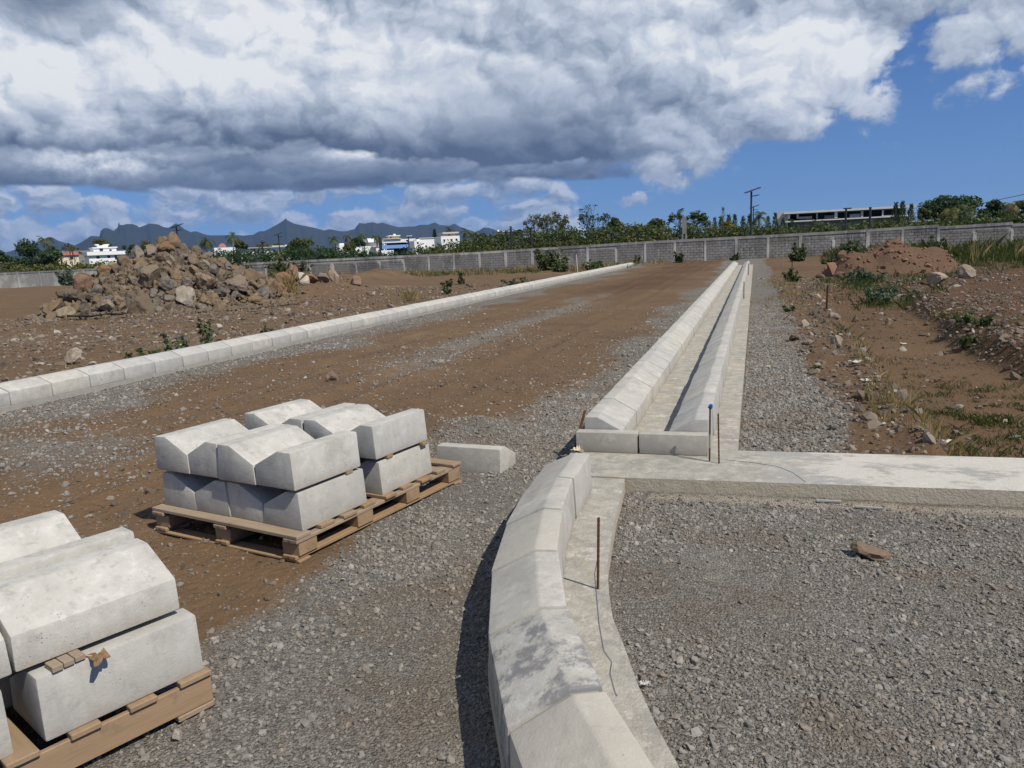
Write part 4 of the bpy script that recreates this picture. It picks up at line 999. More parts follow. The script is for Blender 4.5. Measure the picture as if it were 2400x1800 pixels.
# --- scrub thickets behind the walls: nobody could count those bushes
def thicket(name,label,prof,Y0,Y1,n,size,mk,seed,zb=GZ):
    rng=np.random.default_rng(seed); rnd=random.Random(seed); us=[p[0] for p in prof]; vt=[p[1] for p in prof]; c=[];r_=[]
    u=us[0]
    while u<us[-1]:
        for row in range(3):
            Y=Y0+(Y1-Y0)*(row+rnd.random()*.8)/3; uu=u+rnd.uniform(-8,8); top=at(uu,np.interp(uu,us,vt)+rnd.uniform(-4,8)+12*float(vn(np.array([uu*.021+seed]),np.array([row*1.7]),seed)[0])-4+(2-row)*2.5,Y); hh=max(.8,top.z-zb); rad=rnd.uniform(.55,1.15)
            for lv in range(int(hh/1.0)+1):
                z=max(zb+.3,top.z-rad*.8-lv*1.0); c.append((top.x+rnd.gauss(0,.5),top.y+rnd.gauss(0,.4),z)); r_.append(rad*rnd.uniform(.8,1.15))
        u+=rnd.uniform(9,14)
    parts=[]; c=np.array(c); r_=np.array(r_); sel=rng.random(len(c))
    v,f,ti=leaf_cloud(rng,c,r_,n,size,.8,.6)
    o=link_obj(name,me_np(name,v,f,M[mk],False,{'tint':ti})); return tag(o,label,'scrub',kind='stuff')
thicket('scrub','dense dark green scrub behind the block wall, left half',[(500,583),(560,580),(640,574),(700,568),(760,574),(820,576),(900,585),(1000,574)],66.5,72,46000,.125,'lf_dark',31)
thicket('scrub','mixed green scrub behind the block wall, middle',[(985,570),(1040,560),(1100,550),(1160,540),(1230,537),(1300,529),(1400,523),(1480,518),(1560,518),(1640,521),(1720,522),(1800,520)],66,72,64000,.125,'lf_mid',32)
thicket('scrub','olive scrub behind the block wall, right half',[(1740,526),(1850,521),(1950,517),(2050,511),(2150,506),(2250,502),(2330,498),(2440,494)],66,72,50000,.125,'lf_mid',33)
thicket('scrub','dry olive scrub behind the far left wall',[(-60,618),(40,617),(120,613),(200,610),(260,607),(330,605)],84,92,26000,.19,'lf_olive',34)
thicket('scrub','sunlit olive bushes seen among the scrub behind the middle of the wall',[(1000,578),(1080,570),(1180,562),(1290,556),(1420,545),(1490,534),(1560,534),(1600,545)],65.0,67,24000,.11,'lf_olive',35)
# --- single trees and palms, from the left
TG='trees and palms beyond the wall'
tree('banyan_tree','large dark spreading tree left of the white villa',73,564,95,92,'lf_dark',2600,.30,12,.7,1)
tree('leafy_tree','dark tree cut by the left edge of the picture',2,580,95,50,'lf_dark',1200,.30,8,.7,2)
palm('palm standing behind the large dark tree at far left',102,552,105,34,3)
tree('leafy_tree','small green tree between the far left palm and the cream house',124,575,100,24,'lf_mid',700,.25,6,.7,4)
tree('bare_tree','brownish thin tree above the cream house',165,571,150,36,'lf_olive',350,.25,6,.6,5,sparse=True)
tree('leafy_tree','rounded olive tree behind the white villa',229,557,270,46,'lf_olive',1300,.55,8,.8,6)
tree('leafy_tree','green tree between the white villa and the boulder heap',345,563,190,60,'lf_olive',1300,.40,9,.8,7)
tree('leafy_tree','low dark tree beside the right end of the white villa',300,573,190,34,'lf_dark',700,.36,6,.8,8)
palm('palm behind the right slope of the boulder heap',478,549,100,44,9)
palm('tall palm left of the long white building',543,545,130,36,10)
tree('leafy_tree','dark tree just right of the tall palm by the long white building',566,558,135,34,'lf_mid',900,.32,7,.8,11)
tree('leafy_tree','wide brown green tree behind the long white building',615,557,175,74,'lf_olive',1500,.42,10,.8,12)
tree('leafy_tree','rounded dark tree left of the peak-shaped mountain foot',693,555,120,50,'lf_mid',1500,.28,9,.85,13)
palm('palm touching the rounded dark tree',722,554,122,30,14)
palm('palm in front of the mountain saddle, left of the houses',781,553,135,30,15)
palm('leftmost palm of the three by the white houses',813,546,140,28,16)
palm('middle palm of the three by the white houses',854,545,135,34,17)
palm('rightmost palm of the three, nearest the blue house',880,544,125,32,18)
tree('leafy_tree','rounded dark tree under the middle palm',836,556,128,32,'lf_dark',900,.28,7,.85,19)
tree('leafy_tree','yellow green bush beside the small white house',820,566,105,42,'lf_olive',900,.24,7,.85,20)
conifer('slim pointed conifer above the long white wall',1018,539,210,17,21,n=600,name='conifer_tree')
palm('palm behind the two-storey white house',1060,530,180,34,22)
palm('left palm of the dark group right of the two-storey house',1086,534,140,34,23)
palm('right palm of the dark group right of the two-storey house',1118,536,140,34,24)
tree('leafy_tree','dark tree under the palm pair right of the white houses',1130,545,125,60,'lf_dark',1500,.30,9,.85,25)
tree('leafy_tree','small rounded dark tree beside the tall black pole',1210,534,110,26,'lf_dark',700,.26,6,.8,26)
tree('sparse_tree','broad half-bare tree with green crown left of the bare tree',1284,497,84,112,'lf_olive',900,.17,8,.6,27,sparse=True,depth=4)
tree('sparse_tree','tall nearly bare tree rising highest above the middle of the wall',1394,480,82,100,'lf_dark',430,.14,8,.6,28,sparse=True,depth=4)
tree('leafy_tree','green tree at the right foot of the tall bare tree',1440,512,80,50,'lf_mid',1500,.19,8,.85,29)
tree('leafy_tree','yellowish green tree right of the bare tree',1487,522,78,56,'lf_olive',1500,.18,9,.85,30)
tree('leafy_tree','dark green tree in the middle of the scrub, left of the concrete post',1540,514,80,64,'lf_mid',1700,.19,9,.85,31)
tree('sparse_tree','clump-leaved thin tree behind the concrete post',1612,488,86,92,'lf_dark',900,.17,9,.6,32,sparse=True,depth=4)
tree('leafy_tree','bright yellow bush right of the concrete post',1700,517,74,80,'lf_yel',2200,.16,10,.9,33)
conifer('bare spire of a tree above the yellow bush',1695,488,150,20,34,'lf_grey',90)
for i,(u,vt,w) in enumerate(((1675,512,22),(1690,509,20),(1708,505,22),(1722,505,20),(1742,508,22),(1757,505,20))):
    conifer(('leftmost','second from left','third from left','third from right','second from right','rightmost')[i]+' of the six feathery casuarinas left of the tall lamp',u,vt,160,w,40+i,n=420,group='casuarinas left of the tall lamp')
palm('big palm just right of the tall lamp',1777,497,100,46,50)
for i,(u,vt) in enumerate(((1800,509),(1817,502),(1835,513),(1856,516))):
    conifer(('casuarina standing nearest to the big palm','tallest casuarina between the big palm and the frame building','third casuarina right of the big palm','casuarina nearest to the left end of the frame building')[i],u,vt,160,22,51+i,n=420,group='casuarinas right of the big palm')
for i,(u,vt) in enumerate(((2100,478),(2116,475),(2136,480),(2155,497))):
    conifer(('casuarina touching the right end of the frame building roof','tallest casuarina right of the frame building','leaning casuarina second from the dome-shaped tree','lowest casuarina next to the dome-shaped tree')[i],u,vt,190,26,60+i,n=520,group='casuarinas right of the frame building')
tree('banyan_tree','huge dome-shaped dark tree at upper right',2238,455,130,140,'lf_dark',7800,.30,20,.85,65,squash=.62)
palm('yellowing palm in front of the huge dome-shaped tree',2222,482,105,50,66,'lf_palmy',16,droop=1.3)
palm('green palm in front of the right half of the dome-shaped tree',2268,480,105,44,67)
tree('leafy_tree','dark tree between the dome-shaped tree and the right palm',2330,468,112,54,'lf_dark',1700,.25,9,.85,68)
palm('palm near the right edge of the picture',2374,462,100,44,69,'lf_palmy')
tree('leafy_tree','dark tree at the right edge of the picture',2410,470,105,50,'lf_dark',1500,.25,9,.85,70)
tree('leafy_tree','low grey green tree left of the dome-shaped tree',2172,485,125,34,'lf_mid',900,.26,7,.85,71)

# ------------------------------------------------------------------ buildings beyond the wall
def bld(name,label,uc,vc,Y,boxes,turn=0.0,depth=8.0,cat='house'):
    c=at(uc,vc,Y); d=Vector((c.x,c.y,0)); D=d.length; d/=D; rx=Vector((d.y,-d.x,0))
    t=thing(name,label,cat,(c.x,c.y,GZ),math.atan2(rx.y,rx.x)+turn); s=D/1800
    def X(u): p=at(u,vc,Y); return (u-uc)*s*1.06
    def Z(u,v): return at(uc,v+(u-uc)*.045,Y).z-GZ
    walls=[]
    for b in boxes:
        nm,u0,u1,v0,v1,mk=b[:6]; y0,y1=(b[6],b[7]) if len(b)>6 else (0,depth)
        um=(u0+u1)/2; z0=0 if v1 is None else Z(um,v1); z1=Z(um,v0)
        m_=MB().box(X(u0),X(u1),y0,y1,z0,z1)
        if nm=='hip_roof':
            x0,x1=X(u0),X(u1); m_=MB(); ym=(y0+y1)/2; ins=min((x1-x0)*.3,2.5)
            m_.add([(x0,y0,z0),(x1,y0,z0),(x1,y1,z0),(x0,y1,z0),(x0+ins,ym,z1),(x1-ins,ym,z1)],[(0,1,5,4),(1,2,5),(2,3,4,5),(3,0,4),(0,3,2,1)])
        if nm=='water_tank':
            m_=MB(); xm=(X(u0)+X(u1))/2; m_.tube([(xm,(y0+y1)/2,z0),(xm,(y0+y1)/2,z1)],(X(u1)-X(u0))/2,10)
        host=t
        if nm in('window','door'):                    # an opening belongs to the storey it is in
            for (q_,a0,a1,b0,b1) in walls:
                if a0<=um<=a1 and b0<=(z0+z1)/2<=b1: host=q_
        o=m_.build(nm,M[mk],host)
        if nm in('wall','upper_storey','top_room','low_wing'): walls.append((o,u0,u1,z0,z1))
    return t
Wn=lambda u0,u1,v0,v1,y=-.04: ('window',u0,u1,v0,v1,'glass',y,y+.3)
bld('villa','white two-storey villa with roof tanks left of the boulder heap',255,597,222,[
 ('wall',220,289,597,None,'white',0,9),('roof_slab',217,313,588.5,596.8,'white',-.9,9),('upper_storey',231,271,581,588.3,'white',1.5,8),('roof_slab',229,273,578.6,580.8,'white',1.0,8.5),
 ('stair_head',240,258,574.5,578.4,'white',3,6),('water_tank',236,244,571.5,574.4,'white',3,5),('water_tank',250,262,571.5,574.4,'white',3,5),
 ('window',241.5,247.5,582.2,588.2,'glass',1.46,1.7),('window',258.5,262.5,584,588.2,'glass',1.46,1.7),Wn(233,238.5,600,606),Wn(252,257,599,604.8),('door',265,268.5,598,608.6,'glass',-.04,.2),
 ('balustrade',269.5,282,601,608,'grey',-.3,-.15),('porch_roof',289.5,320,594,597,'white',-.3,7),('column',303,305,597.2,None,'white',-.2,.3),('column',311,313,597.2,None,'white',-.2,.3),('column',318,320,597.2,None,'white',-.2,.3)],.18)
bld('cream_house','cream house with a small red hipped roof left of the white villa',152,600,190,[('wall',128,175,598,None,'cream',0,8),('hip_roof',149,181,590,597.6,'roofred',-.6,6),('roof',126,150,596,597.8,'roofgrey',-.5,8),Wn(133,138,602,608),Wn(160,166,602,608)],.2)
bld('grey_shed','long grey-roofed building behind the cream house',190,590,240,[('wall',133,226,593,None,'roofgrey',0,12),('roof',130,229,588,592.8,'roofgrey',-.6,12)],.1,cat='shed')
bld('white_building','long low white building behind the scrub right of the boulder heap',612,583,150,[('wall',572,665,581,None,'white',0,9),('roof_slab',571,667,579,580.8,'grey',-.5,9),('roof_room',632,655,575,578.8,'grey',2,6),('water_tank',657,663,573.5,578.8,'white',2,4)],-.12,cat='building')
bld('white_house','small white house with a red roof beside the tall palm',522,580,160,[('wall',505,546,580,None,'white',0,7),('hip_roof',514,529,570,576.8,'roofred',1,5),('upper_wall',515,528,577,579.8,'white',1.5,4.5)],.0)
bld('white_house','white house behind the scrub left of the three palms',806,574,150,[('wall',796,818,574,None,'white',0,7),('upper_wall',798,807,570,573.8,'white',1,5),('parapet',812,840,580,None,'white',-3,-1)],.1)
bld('white_house','white gabled house behind the middle palm',868,566,165,[('wall',851,890,568,None,'white',0,8),('hip_roof',848,893,558,567.8,'white',-.6,8),('carport_roof',869,886,576,579,'grey',-3,-.2)],.1)
bld('cream_white_house','pale house with set-back top storey above the blue house',936,560,165,[('wall',902,971,560.5,None,'white',0,9),('parapet',901,940,558.8,560.3,'cream',-.4,8),('upper_storey',916,938,553,558.6,'cream',1.5,6),('roof_slab',914,940,551.2,552.8,'white',1,6.5),('water_tank',927,933,547,551,'white',3,5),Wn(918,921,554.5,557.5,1.46),('window',950,956,562,568,'glass',-.04,.2)],.12)
bld('blue_house','blue-painted open-fronted house among the white houses',929,578,140,[('roof_slab',900,950,566,569,'white',-.8,8),('back_wall',906,953,569.2,None,'room_shade',3,8),('column',905,907,569.2,None,'blue',-.3,0),('balcony',899,957,574,582,'blue',-.9,-.5),('side_wall',951.5,958,573,None,'blue',-1.0,3),('column',930,932,569.2,None,'room_shade',0,.3)],-.05)
bld('white_house','white cube house with a small dark window right of the blue house',982,575,135,[('wall',972,989,564,None,'white',0,6),('stair_head',980,987,560.5,563.8,'white',1,4),('low_wing',989.2,1011,572,None,'white',.5,5),Wn(978,981.5,567,571.5),Wn(983,986,579,583),('window',997,1001,575,579,'glass',.46,.7)],.2)
bld('white_wall_house','long white low house between the cube house and the two-storey house',1010,560,175,[('wall',985,1036,558,None,'white',0,7),('parapet',984,1037,556.5,557.8,'cream',-.2,7)],.1)
bld('white_house','two-storey white house with a grey roofed terrace',1056,557,150,[('wall',1035,1076,553,None,'white',0,8),('terrace_roof',1040,1076,543.5,547,'grey',.5,7),('top_room',1043,1072,547.2,552.8,'cream',1.5,6),Wn(1040,1044,561,566),Wn(1056,1060,560,565.5),Wn(1067,1071,559,564),('window',1054,1057,549,551.5,'glass',1.46,1.7)],.2)
bld('white_house','small distant white house with a tank beside the tall black pole',1175,546,190,[('wall',1168,1184,543.5,None,'white',0,6),('roof_slab',1166,1186,541.5,543.3,'white',-.5,6.5),('water_tank',1166,1170,538.3,541.3,'white',1,3)],.0)
bld('low_white_wall','low white wall in front of the blue house',903,590,105,[('wall',891,921,586.5,None,'white',0,.3),('pier',884,891,581,None,'white',-.1,.5)],.0,cat='wall')
bld('frame_building','unfinished concrete frame building with a long flat roof at right',1988,500,262,[
 ('roof_slab',1867,2107,489.5,494.2,'palegrey',-1.2,14),('end_block',1851,1876,494.5,None,'grey',1,13),('back_wall',1877,2100,494.5,None,'room_shade',9,9.4),('floor_slab',1870,2107,511,514,'palegrey',-.6,14),('ground_wall',1880,2100,514.2,None,'roofgrey',2,12),
 ('column',1875,1879,494.4,510.8,'white',-.6,0),('column',1892,1895.5,494.4,510.8,'grey',-.6,0),('column',1929,1931.5,494.4,510.8,'grey',-.6,0),('column',1963,1968,494.4,510.8,'white',-.6,0),('column',2011,2015,494.4,510.8,'grey',-.6,0),('column',2049,2051.5,494.4,510.8,'white',-.6,0),('column',2104,2106.5,494.4,None,'grey',-.6,0),
 ('partition',1897,1922,505,510.8,'white',3,3.2),('partition',1946,1966,503,510.8,'grey',4,4.2),('partition',1993,2012,501,510.8,'white',3,3.2),('parapet',2051,2098,505,508,'grey',-.5,-.3)],.10,cat='building')
bld('shed','white flat roof strip left of the dome-shaped tree',2155,519,115,[('roof',2131,2179,516.5,519.2,'white',0,5),('wall',2134,2176,519.4,None,'grey',.4,4.6)],.0)
bld('shed','small white roof beside the foot of the tall lamp',1750,541,95,[('roof',1741,1762,539,541.5,'white',0,3),('wall',1743,1760,541.7,None,'grey',.3,2.7)],.0)

# ------------------------------------------------------------------ lamps, poles and wires beyond the wall
def lamp(label,u,vtop,Y,r=.07,head=True,flip=1):
    base,h,s=place(u,vtop,Y); t=thing('street_lamp',label,'street lamp',base,0)
    pl=MB().tube([(0,0,0),(0,0,h*.5),(0,0,h)],[r*1.25,r*1.1,r],8).build('pole',M['dark'],t)
    p=MB().box(-.62,.62,-.27,.27,-.025,.025).build('solar_panel',M['dark'],t); p.location=(.08*flip,0,h+.10); p.rotation_euler=(.12,-.30*flip,.2)
    MB().box(-.04,.5,-.09,.09,-.03,.03).build('lamp_head',M['dark'],pl,loc=(.1*flip,0,h-.35),rot=(0,-.12*flip,0))
    return t
lamp('tall solar street lamp right of the concrete post',1761,449,65,.075)
lamp('shorter solar lamp right behind the tall lamp pole',1766,486,108,.075)
lamp('solar lamp rising behind the top of the boulder heap',413,532,64,.07)
lamp('solar lamp standing before the peak-shaped mountain',652,550,95,.07)
lamp('small distant solar lamp left of the lamp before the mountain',613,566,140,.06)
def pole(label,u,vtop,Y,r=.075,m='dark',cap=False,name='utility_pole'):
    base,h,s=place(u,vtop,Y); t=thing(name,label,'pole',base,0)
    MB().tube([(0,0,0),(0,0,h)],[r*1.2,r],8).build('shaft',M[m],t)
    if cap: MB().box(-.28,.28,-.09,.09,-.04,.05).build('lamp_head',M['white' if cap==1 else 'dark'],t,loc=(.1,0,h))
    else: MB().tube([(0,0,h*.985),(0,0,h+.02)],[r*1.3,r*1.1],8).build('cap',M[m],t)
    return t
pole('tall plain black pole left of the half-bare tree',1197,531,64.6,.085)
pole('dark lamp pole right of the tall plain black pole',1244,535,64.8,.08,cap=2)
pole('dark pole in front of the white gabled house',889,556,64.6,.085)
pole('thin dark pole with a white lamp beside the blue house',957,553,80,.06,cap=1)
pole('dark pole in the scrub right of the boulder heap',597,583,64.8,.08)
pole('thin lamp pole before the long white building',615,568,75,.05,cap=2)
pole('dark lamp pole close beside the concrete post',1594,512,65.0,.06,cap=2)
pole('left dark pole in front of the concrete frame building',1983,489,64.8,.07,cap=2)
pole('right dark pole in front of the concrete frame building',2040,486,64.7,.085)
base,h,s=place(1604,508,64.6); t=thing('concrete_post','white two-legged concrete power post behind the wall','post',base,0)
MB().box(-.20,-.09,-.08,.08,0,h*.72).build('leg',M['pillar'],t); MB().box(.07,.18,-.08,.08,0,h*.72).build('leg',M['pillar'],t); MB().box(-.17,.15,-.082,.082,h*.722,h).build('head',M['pillar'],t)
for z_ in (.3,.5): MB().box(-.088,.068,-.06,.06,h*z_,h*z_+.12).build('rung',M['pillar'],t)
def wire(label,pts,r,m='dark',name='power_line',cat='wire',sag=0.0):
    P=[]
    for a,b in zip(pts[:-1],pts[1:]):
        a=Vector(a); b=Vector(b)
        for k in range(8): q=a+(b-a)*k/8; q.z-=sag*4*(k/8)*(1-k/8); P.append(q)
    P.append(Vector(pts[-1])); o=MB().tube(P,r,4).build(name,M[m]); return tag(o,label,cat)
wire('thin power line rising to the right edge of the picture',[at(2290,479,118),at(2440,447,95)],.035)
wire('power line between the black pole and the dark lamp pole',[at(1160,545,82),at(1197,536,64.6),at(1246,544,64.8)],.03,sag=.15)
wire('power line running right from the dark lamp pole by the concrete post',[at(1597,515,65.0),at(1720,517,92)],.028,sag=.2)

# ------------------------------------------------------------------ weeds and bushes on the site
def weed(name,label,x,y,h,w,n,size,mk,seed,stems=5,cat='plant',flowers=0,lobes=None,asp=.5,z=None):
    rnd=random.Random(seed); rng=np.random.default_rng(seed); zb=(gz(x,y) if z is None else z)
    t=thing(name,label,cat,(x,y,zb-.02),rnd.uniform(0,6)); mb=MB(); c=[];r_=[]
    for k in range(stems):
        a=2*PI*k/stems+rnd.uniform(-.5,.5); q=rnd.uniform(.25,1); tip=Vector((math.cos(a)*w/2*q,math.sin(a)*w/2*q,h*rnd.uniform(.4,1.05)*(1.15-.4*q)))
        mid=tip*.5+Vector((0,0,h*.08)); mb.tube([(0,0,0),mid,tip],[.012*max(h,.3),.009*max(h,.3),.004],4,cap=False)
        for f_ in ((.2,.45,.7,.95) if cat=='bush' else (.45,.75,1.0)):
            p=tip*f_+Vector((math.cos(a)*w*.16*(1-f_),math.sin(a)*w*.16*(1-f_),0)); c.append(tuple(p)); k_=rnd.uniform(.55,1.15)*(1.2-.45*f_); r_.append((w*.17*k_,w*.17*k_,h*.15*k_))
    mb.build('stem',M['bark'] if h>.7 else M['lf_weed'],t)
    v,f,ti=leaf_cloud(rng,c,np.array(r_),n,size,.8,.4,.8,asp); v[:,2]=np.maximum(v[:,2],.005)
    link_obj('foliage',me_np('foliage',v,f,M[mk],False,{'tint':ti}),t)
    for k in range(flowers):
        p=rnd.choice(c); o=rock_mesh('flower',k,M['flower'],1,0,.1,.5); link_obj('flower',o,t,(p[0],p[1],p[2]+.05+h*.12),None,(.022,.022,.022))
    return t
def tufts(rng,xs,ys,hs,per,spread,lean=.35,wd=.006):
    n=len(xs)*per; x=np.repeat(xs,per)+rng.normal(0,1,n)*np.repeat(spread,per); y=np.repeat(ys,per)+rng.normal(0,1,n)*np.repeat(spread,per)
    z=HT(x,y)-.01; h=np.repeat(hs,per)*rng.uniform(.45,1.15,n); a=rng.uniform(0,6.283,n); le=h*np.abs(rng.normal(0,lean,n))
    w=wd*(.6+h*3); px=-np.sin(a)*w; py=np.cos(a)*w; cx_,cy_=np.cos(a)*le,np.sin(a)*le
    v=np.stack([np.stack([x-px,y-py,z],-1),np.stack([x+px,y+py,z],-1),np.stack([x+cx_*.4+px*.7,y+cy_*.4+py*.7,z+h*.6],-1),np.stack([x+cx_,y+cy_,z+h],-1)],1).reshape(-1,3)
    return v,np.arange(4*n).reshape(-1,4),np.repeat(rng.random(n),4)
def grass(name,label,pts,mk,seed,per=14,lean=.35,wd=.006):
    rng=np.random.default_rng(seed); a=np.array(pts,float); v,f,t=tufts(rng,a[:,0],a[:,1],a[:,2],per,a[:,3],lean,wd)
    o=link_obj(name,me_np(name,v,f,M[mk],False,{'tint':t})); return tag(o,label,'grass',kind='stuff')
rs=np.random.default_rng(12)
# tall grass by the wall at right
P=[]
while len(P)<1500:
    x=rs.uniform(4.6,22); y=rs.uniform(26,61); lim=np.interp(x,[4.6,5.9,7.5,9.6,22],[26,27.4,29.3,33,38])
    if y<lim or math.hypot((x-4.95)/2.9,(y-33.2)/2.5)<1: continue
    e=min(1,(y-lim)/9); P.append((x,y,(.16+.62*e*rs.random()**1.3)*(.6+.4*e)*(.5+1.1*float(vn(np.array([x*.7]),np.array([y*.7]),8)[0])),.13))
grass('tall_grass','tall green grass between the soil heap and the wall at right',P,'gr_green',5,16,.40,.010)
P=[(x,y,h,.08) for x,y,h in ((rs.uniform(8.5,21),rs.uniform(40,60),rs.uniform(.55,1.0)) for _ in range(120))]
grass('dry_grass','tall pale seed heads standing in the grass at right',P,'gr_dry',6,7,.25,.008)
P=[]
while len(P)<430:
    x=rs.uniform(1.45,5.2); y=6.2+abs(rs.normal(0,5.0)); L=float(xl_(np.array([y]))[0])
    if x<L+.1 or y>20: continue
    if float(fbm(np.array([x]),np.array([y]),.8,3,95)[0])<-.02-.1*(y<9) and rs.random()<.8: continue
    P.append((x,y,rs.uniform(.03,.10)*(1.2 if y<9 else .8),rs.uniform(.03,.07)))
grass('short_grass','sparse short grass tufts on the lower bare ground at right',P,'gr_green',7,22,.7,.0045)
P=[(float(xl_(np.array([y]))[0])+rs.normal(.08,.12),y,rs.uniform(.08,.22),.05) for y in 6.2+np.abs(rs.normal(0,5,70))]
grass('dry_grass','dry grass along the edge of the earth ledge',P,'gr_dry',8,14,.5,.004)
P=[]
for _ in range(420):
    u=rs.uniform(560,1560); p=at(u,640,rs.uniform(57,61.5)); P.append((p.x,p.y,rs.uniform(.12,.5),.12))
grass('dry_grass','rough dry grass along the foot of the block wall',P,'gr_dry',9,12,.45,.010)
P=[]
for _ in range(330):
    u=rs.uniform(640,1750); Y_=rs.uniform(48,61.5); p=at(u,640,Y_); 
    if -8.4<p.x<-.2: continue
    P.append((p.x,p.y,rs.uniform(.1,.38),.14))
grass('weedy_grass','green weedy grass along the foot of the block wall',P,'gr_green',10,14,.6,.012)
P=[(p.x,p.y,rs.uniform(.25,.75),.12) for p in (at(rs.uniform(600,690),690,rs.uniform(25,31)) for _ in range(110))]
grass('dry_grass','dry weeds among the boulders right of the rubble heap',P,'gr_dry',11,16,.5,.006)
P=[(p.x,p.y,rs.uniform(.2,.5),.10) for p in (at(rs.uniform(940,985),690,rs.uniform(23,25)) for _ in range(7))]
grass('dry_grass','small dry grass clump just behind the left kerb',P,'gr_dry',13,12,.5,.004)
P=[(x,y,rs.uniform(.12,.28),.12) for x,y in ((rs.normal(3.3,.55),rs.uniform(21,30)) for _ in range(90))]
grass('weedy_grass','green weeds in front of the red soil heap',P,'gr_green',14,20,.6,.007)
P=[(x,y,rs.uniform(.08,.2),.15) for x,y in ((rs.normal(.95,.4),rs.uniform(18,30)) for _ in range(40))]
grass('dry_grass','low dry weeds on the shoulder by the gravel strip',P,'gr_dry',15,16,.6,.005)
P=[]
while len(P)<620:
    x=rs.uniform(1.5,5.4); y=6.1+abs(rs.normal(0,4.6)); L=float(xl_(np.array([y]))[0])
    if x<L+.12 or y>19 or float(fbm(np.array([x]),np.array([y]),1.1,3,99)[0])<-.06: continue
    P.append((x,y,rs.uniform(.02,.065),rs.uniform(.02,.05)))
grass('low_grass','tiny dark withered tufts dotted over the lower bare ground at right',P,'gr_low',17,16,.9,.0045)
# bushes
def bush(label,x,y,h,w,n,size,mk,seed,stems,cat): return weed('bush',label,x,y,h,w,int(n*1.6),size*.92,mk,seed,stems+3,cat)
def at_g(u,v,Y): p=at(u,v,Y); return p.x,p.y
x,y=at_g(582,690,25.2); bush('dense dark green bush growing at the right foot of the boulder heap',x,y,1.25,1.15,1500,.075,'lf_dark',1,9,'bush')
x,y=at_g(682,650,46); bush('broad-leaved bush against the wall behind the boulders',x,y,2.1,3.2,1100,.15,'lf_mid',2,12,'bush')
x,y=at_g(158,668,66); bush('grey green bush before the far left wall',x,y,1.9,2.1,700,.17,'lf_grey',3,9,'bush')
x,y=at_g(1288,638,57); bush('big leafy bush at the wall left of the white stake',x,y,1.9,2.6,1300,.15,'lf_weed',4,12,'bush')
x,y=at_g(1312,646,50); bush('low bush in front of the big leafy bush by the wall',x,y,.7,1.2,500,.10,'lf_weed',5,7,'bush')
x,y=at_g(1393,634,54); bush('small bush right of the white stake',x,y,.8,1.7,600,.11,'lf_weed',6,8,'bush')
x,y=at_g(1592,614,60); bush('dark broad-leaved bush at the wall beyond the road end',x,y,.95,.95,350,.13,'lf_mid',7,6,'bush')
x,y=at_g(1723,608,61); bush('small dark bush at the far end of the channel',x,y,.6,.8,250,.10,'lf_mid',8,5,'bush')
x,y=at_g(1870,612,54); bush('rounded grey green bush right of the channel end',x,y,1.25,1.3,900,.10,'lf_weed',9,10,'bush')
x,y=at_g(1990,600,50); bush('leafy bush rising behind the left side of the soil heap',x,y,1.35,1.7,900,.12,'lf_weed',10,9,'bush')
x,y=at_g(1945,616,47); bush('low leafy bush left of the red soil heap',x,y,.6,1.0,400,.10,'lf_weed',11,7,'bush')
x,y=at_g(2185,612,46); bush('dark leafy bush behind the right side of the soil heap',x,y,1.35,1.9,1000,.13,'lf_mid',12,10,'bush')
weed('weed_plant','grey green weed patch in front of the soil heap',3.35,27.6,.55,1.3,700,.06,'lf_grey',13,9)
weed('weed_plant','larger grey green weed patch on the bare ground before the soil heap',3.2,22.6,.5,1.25,800,.055,'lf_grey',14,10)
weed('weed_plant','leafy green weed between the bare ground and the red soil',3.41,14.7,.20,.36,110,.055,'lf_weed',15,6)
weed('weed_plant','nearest broad-leaved weed at the edge of the red soil',3.17,13.4,.22,.34,90,.07,'lf_weed',16,6)
weed('weed_plant','small weed right of the two leafy weeds by the red soil',3.50,13.95,.22,.26,70,.06,'lf_weed',17,5)
weed('weed_plant','green spiky weed beside the thin stake on the right shoulder',1.25,29.4,.42,.6,300,.07,'lf_weed',18,7)
weed('weed_plant','small weed at the edge of the gravel strip, further away',.74,17.8,.15,.32,110,.045,'lf_weed',19,6)
weed('weed_plant','tiny green tuft growing in the gravel strip',.71,9.95,.09,.16,90,.028,'lf_mid',20,6)
weed('weed_plant','dead twiggy weed at the rocky edge of the red soil',3.55,16.4,.35,.6,120,.03,'gr_dry',21,12)
weed('weed_plant','low green weed right behind the left kerb',-9.35,9.85,.28,.75,420,.045,'lf_weed',22,8)
weed('weed_plant','flowering weed with yellow heads behind the left kerb',-9.5,10.75,.52,.55,330,.042,'lf_grey',23,7,flowers=6)
weed('weed_plant','taller narrow weed right of the yellow flowering weed',-9.35,11.4,.58,.42,280,.040,'lf_weed',24,6,flowers=3)
weed('weed_plant','small weed behind the kerb below the boulder heap',-9.3,9.25,.20,.34,150,.035,'lf_weed',25,5,flowers=1)
weed('weed_plant','dark tuft behind the kerb right of the flowering weeds',-9.4,13.3,.28,.55,260,.045,'lf_weed',26,6)
weed('weed_plant','thin dry weed stalk behind the near end of the left kerb',-9.4,8.6,.5,.25,60,.02,'gr_dry',27,4)
weed('weed_plant','small leafy weed in the field left of the road, nearer one',-11.2,27.3,.42,.5,220,.06,'lf_weed',28,5)
weed('weed_plant','small leafy weed in the field left of the road, farther one',-13.2,32.4,.45,.7,220,.07,'lf_weed',29,5)
weed('weed_plant','slender weed beside the farther field weed',-13.5,34.9,.6,.5,180,.07,'lf_weed',30,5)
weed('weed_plant','low green weeds behind the left kerb before the big bush',-9.6,31.5,.40,1.5,420,.06,'lf_mid',31,9)
